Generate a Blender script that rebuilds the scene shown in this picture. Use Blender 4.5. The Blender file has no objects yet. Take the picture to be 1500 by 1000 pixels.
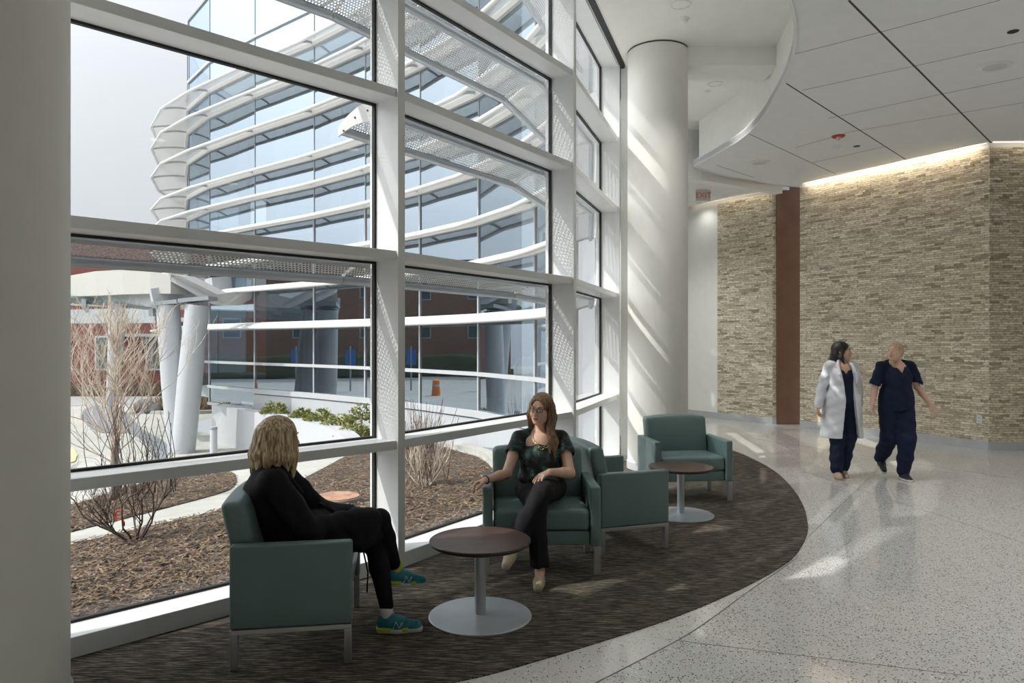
import bpy, bmesh, math, random
import numpy as np
from mathutils import Vector, Matrix, Euler

SC = bpy.context.scene
COL = SC.collection
PI = math.pi
rnd = random.Random(7)

# ------------------------------------------------------------------ camera
cam_data = bpy.data.cameras.new('camera')
cam_data.sensor_width = 36.0
cam_data.lens = 36.0 * 1060.0 / 1500.0
cam_data.clip_start = 0.05
cam_data.clip_end = 400
cam = bpy.data.objects.new('camera', cam_data)
COL.objects.link(cam)
cam.location = (0, 0, 1.65)
cam.rotation_euler = (PI / 2, 0, 0)
SC.camera = cam

# ------------------------------------------------------------------ light
SC.view_settings.view_transform = 'Standard'
SC.view_settings.look = 'None'
SC.view_settings.exposure = 0.33
SC.view_settings.gamma = 1.0
SC.view_settings.use_curve_mapping = False
SC.cycles.transparent_max_bounces = 24
SC.cycles.max_bounces = 10
SC.cycles.diffuse_bounces = 5
SC.cycles.caustics_reflective = False
SC.cycles.caustics_refractive = False

world = bpy.data.worlds.new('sky')
SC.world = world
world.use_nodes = True
wn = world.node_tree
wn.nodes.clear()
w_out = wn.nodes.new('ShaderNodeOutputWorld')
w_bg = wn.nodes.new('ShaderNodeBackground')
w_tc = wn.nodes.new('ShaderNodeTexCoord')
w_sep = wn.nodes.new('ShaderNodeSeparateXYZ')
w_ramp = wn.nodes.new('ShaderNodeValToRGB')
w_noise = wn.nodes.new('ShaderNodeTexNoise')
w_noise.inputs['Scale'].default_value = 2.2
w_noise.inputs['Detail'].default_value = 5
w_mix = wn.nodes.new('ShaderNodeMixRGB')
w_mix.blend_type = 'SOFT_LIGHT'
w_mix.inputs[0].default_value = 0.35
wn.links.new(w_tc.outputs['Generated'], w_sep.inputs[0])
wn.links.new(w_tc.outputs['Generated'], w_noise.inputs['Vector'])
wn.links.new(w_sep.outputs['Z'], w_ramp.inputs[0])
cr = w_ramp.color_ramp
cr.elements[0].position = 0.0
cr.elements[0].color = (0.63, 0.65, 0.69, 1)
cr.elements[1].position = 0.55
cr.elements[1].color = (0.86, 0.90, 0.96, 1)
e = cr.elements.new(0.2); e.color = (0.71, 0.73, 0.77, 1)
wn.links.new(w_ramp.outputs[0], w_mix.inputs[1])
wn.links.new(w_noise.outputs['Fac'], w_mix.inputs[2])
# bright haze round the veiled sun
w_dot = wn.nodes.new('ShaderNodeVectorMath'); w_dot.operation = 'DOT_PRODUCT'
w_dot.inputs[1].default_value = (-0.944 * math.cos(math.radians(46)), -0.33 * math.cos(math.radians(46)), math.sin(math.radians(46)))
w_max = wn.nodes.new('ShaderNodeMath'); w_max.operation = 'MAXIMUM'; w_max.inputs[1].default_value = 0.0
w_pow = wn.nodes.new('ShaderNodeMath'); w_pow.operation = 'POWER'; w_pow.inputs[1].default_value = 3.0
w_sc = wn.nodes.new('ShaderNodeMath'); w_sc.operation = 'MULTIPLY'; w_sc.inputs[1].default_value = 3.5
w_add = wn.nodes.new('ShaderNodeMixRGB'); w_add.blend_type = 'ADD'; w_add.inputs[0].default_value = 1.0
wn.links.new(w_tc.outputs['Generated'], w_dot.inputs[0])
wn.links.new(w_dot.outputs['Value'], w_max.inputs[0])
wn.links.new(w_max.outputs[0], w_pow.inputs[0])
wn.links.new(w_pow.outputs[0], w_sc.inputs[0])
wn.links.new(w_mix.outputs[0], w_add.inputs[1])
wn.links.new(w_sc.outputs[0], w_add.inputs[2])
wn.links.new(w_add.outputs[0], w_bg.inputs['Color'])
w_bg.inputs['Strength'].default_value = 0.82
wn.links.new(w_bg.outputs[0], w_out.inputs[0])

sun_data = bpy.data.lights.new('sun', 'SUN')
sun_data.energy = 2.8
sun_data.angle = math.radians(0.6)
sun_data.color = (1.0, 0.96, 0.88)
sun = bpy.data.objects.new('sun', sun_data)
COL.objects.link(sun)
SUN_EL = math.radians(46)
SUN_AZ = math.radians(16)
sun_dir = Vector((math.cos(SUN_AZ) * math.cos(SUN_EL), math.sin(SUN_AZ) * math.cos(SUN_EL), -math.sin(SUN_EL)))
sun.rotation_euler = sun_dir.to_track_quat('-Z', 'Y').to_euler()
sun.location = (-30, -10, 30)

# ------------------------------------------------------------------ helpers
F = 1060.0
EYE = 1.65


def at(px, py, Y):
    return Vector(((px - 750) / F * Y, Y, EYE - (py - 500) / F * Y))


def flr(px, py, z=0.0):
    Y = (EYE - z) * F / (py - 500)
    return ((px - 750) / F * Y, Y)


def ceil_pt(px, py, z):
    Y = (z - EYE) * F / (500 - py)
    return ((px - 750) / F * Y, Y)


class MB:
    """collects shapes that become ONE mesh object"""

    def __init__(self):
        self.v = []
        self.f = []
        self.uv = None

    def add(self, verts, faces):
        n = len(self.v)
        self.v.extend([tuple(p) for p in verts])
        self.f.extend([tuple(i + n for i in f) for f in faces])
        return self

    def box(self, c, s, R=None):
        hx, hy, hz = s[0] / 2, s[1] / 2, s[2] / 2
        pts = [Vector((x, y, z)) for z in (-hz, hz) for y in (-hy, hy) for x in (-hx, hx)]
        if R is not None:
            pts = [R @ p for p in pts]
        c = Vector(c)
        return self.add([p + c for p in pts], [(0, 2, 3, 1), (4, 5, 7, 6), (0, 1, 5, 4), (2, 6, 7, 3), (0, 4, 6, 2), (1, 3, 7, 5)])

    def beam(self, a, b, w, h, up=(0, 0, 1)):
        """box along a->b, w across, h along up"""
        a, b, up = Vector(a), Vector(b), Vector(up)
        d = (b - a).normalized()
        s = d.cross(up).normalized() * w / 2
        u = s.cross(d).normalized() * h / 2
        pts = [a - s - u, a + s - u, a + s + u, a - s + u, b - s - u, b + s - u, b + s + u, b - s + u]
        return self.add(pts, [(0, 3, 2, 1), (4, 5, 6, 7), (0, 1, 5, 4), (1, 2, 6, 5), (2, 3, 7, 6), (3, 0, 4, 7)])

    def prism(self, poly, z0, z1):
        n = len(poly)
        area = sum(poly[i][0] * poly[(i + 1) % n][1] - poly[(i + 1) % n][0] * poly[i][1] for i in range(n))
        if area < 0:
            poly = list(reversed(poly))
        vs = [(p[0], p[1], z0) for p in poly] + [(p[0], p[1], z1) for p in poly]
        fs = [tuple(reversed(range(n))), tuple(range(n, 2 * n))]
        for i in range(n):
            j = (i + 1) % n
            fs.append((i, j, n + j, n + i))
        return self.add(vs, fs)

    def ribbon(self, path, z0, z1):
        """vertical sheet along a 2-D path (no thickness)"""
        n = len(path)
        vs = [(p[0], p[1], z0) for p in path] + [(p[0], p[1], z1) for p in path]
        return self.add(vs, [(i, i + 1, n + i + 1, n + i) for i in range(n - 1)])

    def wall(self, path, z0, z1, th, side=1):
        """thick vertical wall along a path"""
        off = offset_path(path, th * side)
        return self.prism(list(path) + list(reversed(off)), z0, z1)

    def tube(self, path, r, n=10, cap=True):
        path = [Vector(p) for p in path]
        rs = r if isinstance(r, (list, tuple)) else [r] * len(path)
        rings = []
        ref = None
        for i, p in enumerate(path):
            a = path[max(0, i - 1)]
            b = path[min(len(path) - 1, i + 1)]
            d = (b - a)
            if d.length < 1e-9:
                d = Vector((0, 0, 1))
            d.normalize()
            if ref is None:
                ref = Vector((0, 0, 1)) if abs(d.z) < 0.9 else Vector((1, 0, 0))
            s = d.cross(ref).normalized()
            u = s.cross(d).normalized()
            ref = u
            rings.append([p + (s * math.cos(2 * PI * k / n) + u * math.sin(2 * PI * k / n)) * rs[i] for k in range(n)])
        vs = [q for ring in rings for q in ring]
        fs = []
        for i in range(len(path) - 1):
            for k in range(n):
                k2 = (k + 1) % n
                fs.append((i * n + k, i * n + k2, (i + 1) * n + k2, (i + 1) * n + k))
        if cap:
            fs.append(tuple(reversed(range(n))))
            fs.append(tuple(range((len(path) - 1) * n, len(path) * n)))
        return self.add(vs, fs)

    def lathe(self, prof, n=48, c=(0, 0, 0), closed=True, M=None):
        vs, fs = [], []
        m = len(prof)
        for k in range(n):
            a = 2 * PI * k / n
            for (r, z) in prof:
                p = Vector((r * math.cos(a), r * math.sin(a), z))
                if M is not None:
                    p = M @ p
                vs.append(p + Vector(c))
        for k in range(n):
            k2 = (k + 1) % n
            for i in range(m - 1):
                fs.append((k * m + i, k2 * m + i, k2 * m + i + 1, k * m + i + 1))
        if closed:
            if prof[0][0] > 1e-6:
                fs.append(tuple(reversed([k * m for k in range(n)])))
            if prof[-1][0] > 1e-6:
                fs.append(tuple([k * m + m - 1 for k in range(n)]))
        return self.add(vs, fs)

    def rbox(self, c, s, r=0.02, R=None, seg=(8, 8, 8), fn=None):
        """rounded box as a grid cube, optionally deformed by fn(p, t) with t in -1..1"""
        h = [x / 2 for x in s]
        r = min(r, min(h) * 0.98)
        c = Vector(c)

        def coords(H, n):
            inner = H - r
            e = [-H, -H + r * 0.25, -H + r * 0.6, -H + r]
            mid = [-inner + 2 * inner * i / n for i in range(1, n)]
            return e + mid + [-x for x in reversed(e)]
        ax = [coords(h[i], seg[i]) for i in range(3)]

        def pt(p):
            q = [max(-h[i] + r, min(h[i] - r, p[i])) for i in range(3)]
            d = Vector((p[0] - q[0], p[1] - q[1], p[2] - q[2]))
            if d.length > 1e-9:
                d = d.normalized() * r
            o = Vector(q) + d
            if fn is not None:
                o = Vector(fn(o, (o.x / h[0], o.y / h[1], o.z / h[2])))
            if R is not None:
                o = R @ o
            return o + c
        for axis in range(3):
            a, b = (axis + 1) % 3, (axis + 2) % 3
            for sgn in (-1, 1):
                vs, fs = [], []
                na, nb = len(ax[a]), len(ax[b])
                for i in range(na):
                    for j in range(nb):
                        p = [0, 0, 0]
                        p[axis] = sgn * h[axis]
                        p[a] = ax[a][i]
                        p[b] = ax[b][j]
                        vs.append(pt(p))
                for i in range(na - 1):
                    for j in range(nb - 1):
                        q = (i * nb + j, (i + 1) * nb + j, (i + 1) * nb + j + 1, i * nb + j + 1)
                        fs.append(q if sgn > 0 else tuple(reversed(q)))
                self.add(vs, fs)
        return self

    def build(self, name, mat, parent=None, smooth=False, bevel=0.0, merge=False, angle=None, fixn=False):
        me = bpy.data.meshes.new(name)
        me.from_pydata(self.v, [], self.f)
        if self.uv is not None:
            lay = me.uv_layers.new(name='uv')
            for li, l in enumerate(me.loops):
                lay.data[li].uv = self.uv[l.vertex_index]
        if merge or bevel > 0 or fixn:
            bm = bmesh.new()
            bm.from_mesh(me)
            if merge:
                bmesh.ops.remove_doubles(bm, verts=bm.verts, dist=1e-5)
            if fixn:
                bmesh.ops.recalc_face_normals(bm, faces=bm.faces)
            if bevel > 0:
                es = [ed for ed in bm.edges if len(ed.link_faces) == 2 and ed.calc_face_angle(0) > 0.6]
                bmesh.ops.bevel(bm, geom=es, offset=bevel, segments=2, affect='EDGES', profile=0.5)
            bm.to_mesh(me)
            bm.free()
        if smooth:
            me.polygons.foreach_set('use_smooth', [True] * len(me.polygons))
            if angle:
                try:
                    me.set_sharp_from_angle(angle=angle)
                except Exception:
                    pass
        if mat is not None:
            me.materials.append(mat)
        o = bpy.data.objects.new(name, me)
        COL.objects.link(o)
        if parent is not None:
            o.parent = parent
        return o


def offset_path(path, d):
    """offset a 2-D open path to its left by d"""
    out = []
    n = len(path)
    for i in range(n):
        a = Vector(path[max(0, i - 1)][:2]); b = Vector(path[i][:2]); c = Vector(path[min(n - 1, i + 1)][:2])
        d1 = (b - a) if i > 0 else (c - b)
        d2 = (c - b) if i < n - 1 else (b - a)
        n1 = Vector((-d1.y, d1.x)).normalized()
        n2 = Vector((-d2.y, d2.x)).normalized()
        m = (n1 + n2).normalized()
        k = max(0.4, m.dot(n1))
        p = b + m * d / k
        out.append((p.x, p.y))
    return out


def smooth_path(pts, sub=6):
    """Catmull-Rom through points (any dimension)"""
    P = [Vector(p) for p in pts]
    out = []
    for i in range(len(P) - 1):
        p0 = P[max(0, i - 1)]; p1 = P[i]; p2 = P[i + 1]; p3 = P[min(len(P) - 1, i + 2)]
        for k in range(sub):
            t = k / sub
            out.append(0.5 * ((2 * p1) + (-p0 + p2) * t + (2 * p0 - 5 * p1 + 4 * p2 - p3) * t * t + (-p0 + 3 * p1 - 3 * p2 + p3) * t ** 3))
    out.append(P[-1])
    return [tuple(p) for p in out]


def poly_mesh(name, poly, zf, mat, parent=None, cuts=0):
    """flat (or draped) polygon, triangulated and subdivided; zf = height or function"""
    bm = bmesh.new()
    vs = [bm.verts.new((p[0], p[1], 0)) for p in poly]
    es = [bm.edges.new((vs[i], vs[(i + 1) % len(vs)])) for i in range(len(vs))]
    bmesh.ops.triangle_fill(bm, use_beauty=True, use_dissolve=False, edges=es)
    if cuts:
        for _ in range(cuts):
            long_e = [ed for ed in bm.edges if ed.calc_length() > 0.35]
            if not long_e:
                break
            bmesh.ops.subdivide_edges(bm, edges=long_e, cuts=1)
            bmesh.ops.triangulate(bm, faces=[f for f in bm.faces if len(f.verts) > 3])
    for v in bm.verts:
        v.co.z = zf(v.co.x, v.co.y) if callable(zf) else zf
    bmesh.ops.recalc_face_normals(bm, faces=bm.faces)
    for f in bm.faces:
        if f.normal.z < 0:
            f.normal_flip()
    me = bpy.data.meshes.new(name)
    bm.to_mesh(me)
    bm.free()
    me.materials.append(mat)
    o = bpy.data.objects.new(name, me)
    COL.objects.link(o)
    if parent is not None:
        o.parent = parent
    return o


def empty(name, loc=(0, 0, 0), rz=0.0):
    o = bpy.data.objects.new(name, None)
    COL.objects.link(o)
    o.location = loc
    o.rotation_euler = (0, 0, rz)
    o.empty_display_size = 0.1
    return o


def tag(o, label, cat, group=None, kind=None):
    o['label'] = label
    o['category'] = cat
    if group:
        o['group'] = group
    if kind:
        o['kind'] = kind
    return o


def struct(o):
    o['kind'] = 'structure'
    return o


def copy_tree(o, parent=None):
    c = o.copy()
    COL.objects.link(c)
    if parent is not None:
        c.parent = parent
    for ch in list(o.children):
        copy_tree(ch, c)
    return c


# ------------------------------------------------------------------ materials
def new_mat(name):
    m = bpy.data.materials.new(name)
    m.use_nodes = True
    nt = m.node_tree
    b = nt.nodes['Principled BSDF']
    return m, nt, b


def N(nt, kind, **kw):
    n = nt.nodes.new(kind)
    for k, v in kw.items():
        setattr(n, k, v)
    return n


def ramp(nt, stops, interp='LINEAR'):
    r = nt.nodes.new('ShaderNodeValToRGB')
    r.color_ramp.interpolation = interp
    els = r.color_ramp.elements
    while len(els) > 1:
        els.remove(els[-1])
    els[0].position = stops[0][0]
    els[0].color = (*stops[0][1], 1)
    for p, c in stops[1:]:
        el = els.new(p)
        el.color = (*c, 1)
    return r


def plain(name, col, rough=0.5, metal=0.0, var=0.06, scale=6.0, bump=0.0, bscale=200.0, spec=None, coat=0.0):
    """painted / plain surface with a little procedural variation and grain"""
    m, nt, b = new_mat(name)
    tc = N(nt, 'ShaderNodeTexCoord')
    no = N(nt, 'ShaderNodeTexNoise')
    no.inputs['Scale'].default_value = scale
    no.inputs['Detail'].default_value = 4
    nt.links.new(tc.outputs['Object'], no.inputs['Vector'])
    lo = tuple(c * (1 - var) for c in col)
    hi = tuple(min(1, c * (1 + var)) for c in col)
    r = ramp(nt, [(0.3, lo), (0.7, hi)])
    nt.links.new(no.outputs['Fac'], r.inputs[0])
    nt.links.new(r.outputs[0], b.inputs['Base Color'])
    b.inputs['Roughness'].default_value = rough
    b.inputs['Metallic'].default_value = metal
    if spec is not None:
        b.inputs['Specular IOR Level'].default_value = spec
    if coat:
        b.inputs['Coat Weight'].default_value = coat
        b.inputs['Coat Roughness'].default_value = 0.15
    if bump > 0:
        n2 = N(nt, 'ShaderNodeTexNoise')
        n2.inputs['Scale'].default_value = bscale
        nt.links.new(tc.outputs['Object'], n2.inputs['Vector'])
        bp = N(nt, 'ShaderNodeBump')
        bp.inputs['Strength'].default_value = bump
        bp.inputs['Distance'].default_value = 0.003
        nt.links.new(n2.outputs['Fac'], bp.inputs['Height'])
        nt.links.new(bp.outputs[0], b.inputs['Normal'])
    return m


def glass_mat(name, tint=(0.92, 0.96, 0.95), refl=0.08, rough=0.0, gcol=(1, 1, 1)):
    """thin architectural pane: clear, lets the sun through, mirrors a little"""
    m, nt, b = new_mat(name)
    nt.nodes.remove(b)
    out = nt.nodes['Material Output']
    tr = N(nt, 'ShaderNodeBsdfTransparent')
    tr.inputs[0].default_value = (*tint, 1)
    gl = N(nt, 'ShaderNodeBsdfGlossy')
    gl.inputs['Roughness'].default_value = rough
    gl.inputs['Color'].default_value = (*gcol, 1)
    geo = N(nt, 'ShaderNodeNewGeometry')
    dt = N(nt, 'ShaderNodeVectorMath', operation='DOT_PRODUCT')
    nt.links.new(geo.outputs['Normal'], dt.inputs[0]); nt.links.new(geo.outputs['Incoming'], dt.inputs[1])
    ab = N(nt, 'ShaderNodeMath', operation='ABSOLUTE')
    nt.links.new(dt.outputs['Value'], ab.inputs[0])
    om = N(nt, 'ShaderNodeMath', operation='SUBTRACT'); om.inputs[0].default_value = 1.0
    nt.links.new(ab.outputs[0], om.inputs[1])
    lw = N(nt, 'ShaderNodeMath', operation='POWER'); lw.inputs[1].default_value = 5.0
    nt.links.new(om.outputs[0], lw.inputs[0])
    mul = N(nt, 'ShaderNodeMath', operation='MULTIPLY_ADD')
    mul.inputs[1].default_value = 0.9 - refl
    mul.inputs[2].default_value = refl
    mul.use_clamp = True
    nt.links.new(lw.outputs[0], mul.inputs[0])
    mx = N(nt, 'ShaderNodeMixShader')
    nt.links.new(mul.outputs[0], mx.inputs[0])
    nt.links.new(tr.outputs[0], mx.inputs[1])
    nt.links.new(gl.outputs[0], mx.inputs[2])
    nt.links.new(mx.outputs[0], out.inputs['Surface'])
    return m


def emit_mat(name, col, strength):
    m, nt, b = new_mat(name)
    b.inputs['Base Color'].default_value = (*col, 1)
    b.inputs['Emission Color'].default_value = (*col, 1)
    b.inputs['Emission Strength'].default_value = strength
    return m


def perforated(name, col, pitch=0.029, hole=0.0095):
    m, nt, b = new_mat(name)
    out = nt.nodes['Material Output']
    uv = N(nt, 'ShaderNodeUVMap')
    sp = N(nt, 'ShaderNodeSeparateXYZ')
    nt.links.new(uv.outputs[0], sp.inputs[0])
    dv = N(nt, 'ShaderNodeMath', operation='DIVIDE'); dv.inputs[1].default_value = pitch * 0.866
    nt.links.new(sp.outputs['Y'], dv.inputs[0])
    fl = N(nt, 'ShaderNodeMath', operation='FLOOR')
    nt.links.new(dv.outputs[0], fl.inputs[0])
    md = N(nt, 'ShaderNodeMath', operation='MODULO'); md.inputs[1].default_value = 2
    nt.links.new(fl.outputs[0], md.inputs[0])
    hf = N(nt, 'ShaderNodeMath', operation='MULTIPLY'); hf.inputs[1].default_value = 0.5
    nt.links.new(md.outputs[0], hf.inputs[0])
    du = N(nt, 'ShaderNodeMath', operation='DIVIDE'); du.inputs[1].default_value = pitch
    nt.links.new(sp.outputs['X'], du.inputs[0])
    ad = N(nt, 'ShaderNodeMath', operation='ADD')
    nt.links.new(du.outputs[0], ad.inputs[0]); nt.links.new(hf.outputs[0], ad.inputs[1])

    def centred(src, k):
        fr = N(nt, 'ShaderNodeMath', operation='FRACT'); nt.links.new(src, fr.inputs[0])
        sb = N(nt, 'ShaderNodeMath', operation='SUBTRACT'); sb.inputs[1].default_value = 0.5
        nt.links.new(fr.outputs[0], sb.inputs[0])
        ml = N(nt, 'ShaderNodeMath', operation='MULTIPLY'); ml.inputs[1].default_value = k
        nt.links.new(sb.outputs[0], ml.inputs[0])
        pw = N(nt, 'ShaderNodeMath', operation='MULTIPLY')
        nt.links.new(ml.outputs[0], pw.inputs[0]); nt.links.new(ml.outputs[0], pw.inputs[1])
        return pw.outputs[0]
    sx = centred(ad.outputs[0], pitch)
    sy = centred(dv.outputs[0], pitch * 0.866)
    sm = N(nt, 'ShaderNodeMath', operation='ADD')
    nt.links.new(sx, sm.inputs[0]); nt.links.new(sy, sm.inputs[1])
    lt = N(nt, 'ShaderNodeMath', operation='LESS_THAN'); lt.inputs[1].default_value = hole * hole
    nt.links.new(sm.outputs[0], lt.inputs[0])
    tr = N(nt, 'ShaderNodeBsdfTransparent')
    mx = N(nt, 'ShaderNodeMixShader')
    b.inputs['Base Color'].default_value = (*col, 1)
    b.inputs['Roughness'].default_value = 0.45
    nt.links.new(lt.outputs[0], mx.inputs[0])
    nt.links.new(b.outputs[0], mx.inputs[1])
    nt.links.new(tr.outputs[0], mx.inputs[2])
    nt.links.new(mx.outputs[0], out.inputs['Surface'])
    return m


def stone_mat(name):
    """split-face ledger stone: long thin rows, every stone its own tan"""
    m, nt, b = new_mat(name)
    uv = N(nt, 'ShaderNodeUVMap')
    br = N(nt, 'ShaderNodeTexBrick')
    br.offset = 0.37
    br.offset_frequency = 2
    br.squash = 1.6
    br.squash_frequency = 3
    br.inputs['Scale'].default_value = 1.0
    br.inputs['Brick Width'].default_value = 0.15
    br.inputs['Row Height'].default_value = 0.036
    br.inputs['Mortar Size'].default_value = 0.0022
    br.inputs['Mortar Smooth'].default_value = 0.3
    br.inputs['Bias'].default_value = 0.0
    br.inputs['Color1'].default_value = (0, 0, 0, 1)
    br.inputs['Color2'].default_value = (1, 1, 1, 1)
    br.inputs['Mortar'].default_value = (0.0, 0.0, 0.0, 1)
    nt.links.new(uv.outputs[0], br.inputs['Vector'])
    cr_ = ramp(nt, [(0.0, (0.36, 0.30, 0.22)), (0.12, (0.53, 0.46, 0.35)), (0.35, (0.65, 0.575, 0.445)), (0.6, (0.73, 0.655, 0.515)), (0.85, (0.80, 0.73, 0.59)), (1.0, (0.90, 0.84, 0.71))])
    nt.links.new(br.outputs['Color'], cr_.inputs[0])
    mp = N(nt, 'ShaderNodeMapping')
    mp.inputs['Scale'].default_value = (17, 36, 1)
    nt.links.new(uv.outputs[0], mp.inputs[0])
    no = N(nt, 'ShaderNodeTexNoise')
    no.inputs['Scale'].default_value = 1.0
    no.inputs['Detail'].default_value = 5
    no.inputs['Roughness'].default_value = 0.65
    nt.links.new(mp.outputs[0], no.inputs['Vector'])
    r2 = ramp(nt, [(0.33, (0.22, 0.19, 0.17)), (0.42, (0.74, 0.72, 0.70)), (0.52, (1.0, 0.99, 0.97)), (0.68, (1.18, 1.17, 1.14))])
    nt.links.new(no.outputs['Fac'], r2.inputs[0])
    mx = N(nt, 'ShaderNodeMixRGB', blend_type='MULTIPLY')
    mx.inputs[0].default_value = 0.85
    nt.links.new(cr_.outputs[0], mx.inputs[1])
    nt.links.new(r2.outputs[0], mx.inputs[2])
    mo = N(nt, 'ShaderNodeMixRGB')
    mo.inputs[2].default_value = (0.20, 0.16, 0.12, 1)
    nt.links.new(br.outputs['Fac'], mo.inputs[0])
    nt.links.new(mx.outputs[0], mo.inputs[1])
    nt.links.new(mo.outputs[0], b.inputs['Base Color'])
    b.inputs['Roughness'].default_value = 0.85
    hh = N(nt, 'ShaderNodeMath', operation='MULTIPLY_ADD')
    hh.inputs[1].default_value = 0.8
    nt.links.new(br.outputs['Color'], hh.inputs[0])
    nt.links.new(no.outputs['Fac'], hh.inputs[2])
    bp = N(nt, 'ShaderNodeBump')
    bp.inputs['Strength'].default_value = 0.65
    bp.inputs['Distance'].default_value = 0.02
    nt.links.new(hh.outputs[0], bp.inputs['Height'])
    nt.links.new(bp.outputs[0], b.inputs['Normal'])
    return m


def terrazzo_mat(name, base, dark_amt=0.5):
    m, nt, b = new_mat(name)
    tc = N(nt, 'ShaderNodeTexCoord')
    col = None
    basec = N(nt, 'ShaderNodeTexNoise')
    basec.inputs['Scale'].default_value = 0.7
    nt.links.new(tc.outputs['Object'], basec.inputs['Vector'])
    rb = ramp(nt, [(0.3, tuple(c * 0.95 for c in base)), (0.7, base)])
    nt.links.new(basec.outputs['Fac'], rb.inputs[0])
    cur = rb.outputs[0]
    for sc, th, c in ((75, dark_amt, (0.055, 0.055, 0.058)), (110, dark_amt * 0.75, (0.2, 0.19, 0.18)), (60, 0.05, (0.95, 0.95, 0.93))):
        vo = N(nt, 'ShaderNodeTexVoronoi')
        vo.inputs['Scale'].default_value = sc
        vo.inputs['Randomness'].default_value = 1.0
        nt.links.new(tc.outputs['Object'], vo.inputs['Vector'])
        sepc = N(nt, 'ShaderNodeSeparateColor')
        nt.links.new(vo.outputs['Color'], sepc.inputs[0])
        lt = N(nt, 'ShaderNodeMath', operation='LESS_THAN'); lt.inputs[1].default_value = th
        nt.links.new(sepc.outputs[0], lt.inputs[0])
        ds = N(nt, 'ShaderNodeMath', operation='LESS_THAN'); ds.inputs[1].default_value = 0.36
        nt.links.new(vo.outputs['Distance'], ds.inputs[0])
        ml = N(nt, 'ShaderNodeMath', operation='MULTIPLY')
        nt.links.new(lt.outputs[0], ml.inputs[0]); nt.links.new(ds.outputs[0], ml.inputs[1])
        mx = N(nt, 'ShaderNodeMixRGB')
        mx.inputs[2].default_value = (*c, 1)
        nt.links.new(ml.outputs[0], mx.inputs[0])
        nt.links.new(cur, mx.inputs[1])
        cur = mx.outputs[0]
    nt.links.new(cur, b.inputs['Base Color'])
    b.inputs['Roughness'].default_value = 0.075
    b.inputs['Specular IOR Level'].default_value = 0.6
    return m


def carpet_mat(name):
    m, nt, b = new_mat(name)
    tc = N(nt, 'ShaderNodeTexCoord')
    mp = N(nt, 'ShaderNodeMapping')
    mp.inputs['Rotation'].default_value = (0, 0, math.radians(-14))
    mp.inputs['Scale'].default_value = (7, 140, 1)
    nt.links.new(tc.outputs['Object'], mp.inputs[0])
    no = N(nt, 'ShaderNodeTexNoise')
    no.inputs['Scale'].default_value = 1.0
    no.inputs['Detail'].default_value = 4
    no.inputs['Roughness'].default_value = 0.7
    nt.links.new(mp.outputs[0], no.inputs['Vector'])
    r = ramp(nt, [(0.36, (0.018, 0.016, 0.017)), (0.46, (0.050, 0.045, 0.043)), (0.53, (0.10, 0.088, 0.076)), (0.58, (0.23, 0.20, 0.15)), (0.66, (0.40, 0.35, 0.24))])
    nt.links.new(no.outputs['Fac'], r.inputs[0])
    nt.links.new(r.outputs[0], b.inputs['Base Color'])
    b.inputs['Roughness'].default_value = 0.95
    b.inputs['Specular IOR Level'].default_value = 0.1
    n2 = N(nt, 'ShaderNodeTexNoise')
    n2.inputs['Scale'].default_value = 300
    nt.links.new(tc.outputs['Object'], n2.inputs['Vector'])
    bp = N(nt, 'ShaderNodeBump')
    bp.inputs['Strength'].default_value = 0.7
    bp.inputs['Distance'].default_value = 0.006
    nt.links.new(n2.outputs['Fac'], bp.inputs['Height'])
    nt.links.new(bp.outputs[0], b.inputs['Normal'])
    return m


def speckle(name, stops, scale, rough=0.9, bump=0.5, dist=0.02, detail=8, stretch=(1, 1, 1)):
    m, nt, b = new_mat(name)
    tc = N(nt, 'ShaderNodeTexCoord')
    mp = N(nt, 'ShaderNodeMapping')
    mp.inputs['Scale'].default_value = stretch
    nt.links.new(tc.outputs['Object'], mp.inputs[0])
    no = N(nt, 'ShaderNodeTexNoise')
    no.inputs['Scale'].default_value = scale
    no.inputs['Detail'].default_value = detail
    no.inputs['Roughness'].default_value = 0.7
    nt.links.new(mp.outputs[0], no.inputs['Vector'])
    r = ramp(nt, stops)
    nt.links.new(no.outputs['Fac'], r.inputs[0])
    nt.links.new(r.outputs[0], b.inputs['Base Color'])
    b.inputs['Roughness'].default_value = rough
    bp = N(nt, 'ShaderNodeBump')
    bp.inputs['Strength'].default_value = bump
    bp.inputs['Distance'].default_value = dist
    nt.links.new(no.outputs['Fac'], bp.inputs['Height'])
    nt.links.new(bp.outputs[0], b.inputs['Normal'])
    return m


def brick_mat(name, c1, c2, mortar, sc=1.0):
    m, nt, b = new_mat(name)
    uv = N(nt, 'ShaderNodeUVMap')
    br = N(nt, 'ShaderNodeTexBrick')
    br.inputs['Scale'].default_value = sc
    br.inputs['Brick Width'].default_value = 0.3
    br.inputs['Row Height'].default_value = 0.1
    br.inputs['Mortar Size'].default_value = 0.008
    br.inputs['Color1'].default_value = (*c1, 1)
    br.inputs['Color2'].default_value = (*c2, 1)
    br.inputs['Mortar'].default_value = (*mortar, 1)
    nt.links.new(uv.outputs[0], br.inputs['Vector'])
    nt.links.new(br.outputs['Color'], b.inputs['Base Color'])
    b.inputs['Roughness'].default_value = 0.9
    return m


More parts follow.
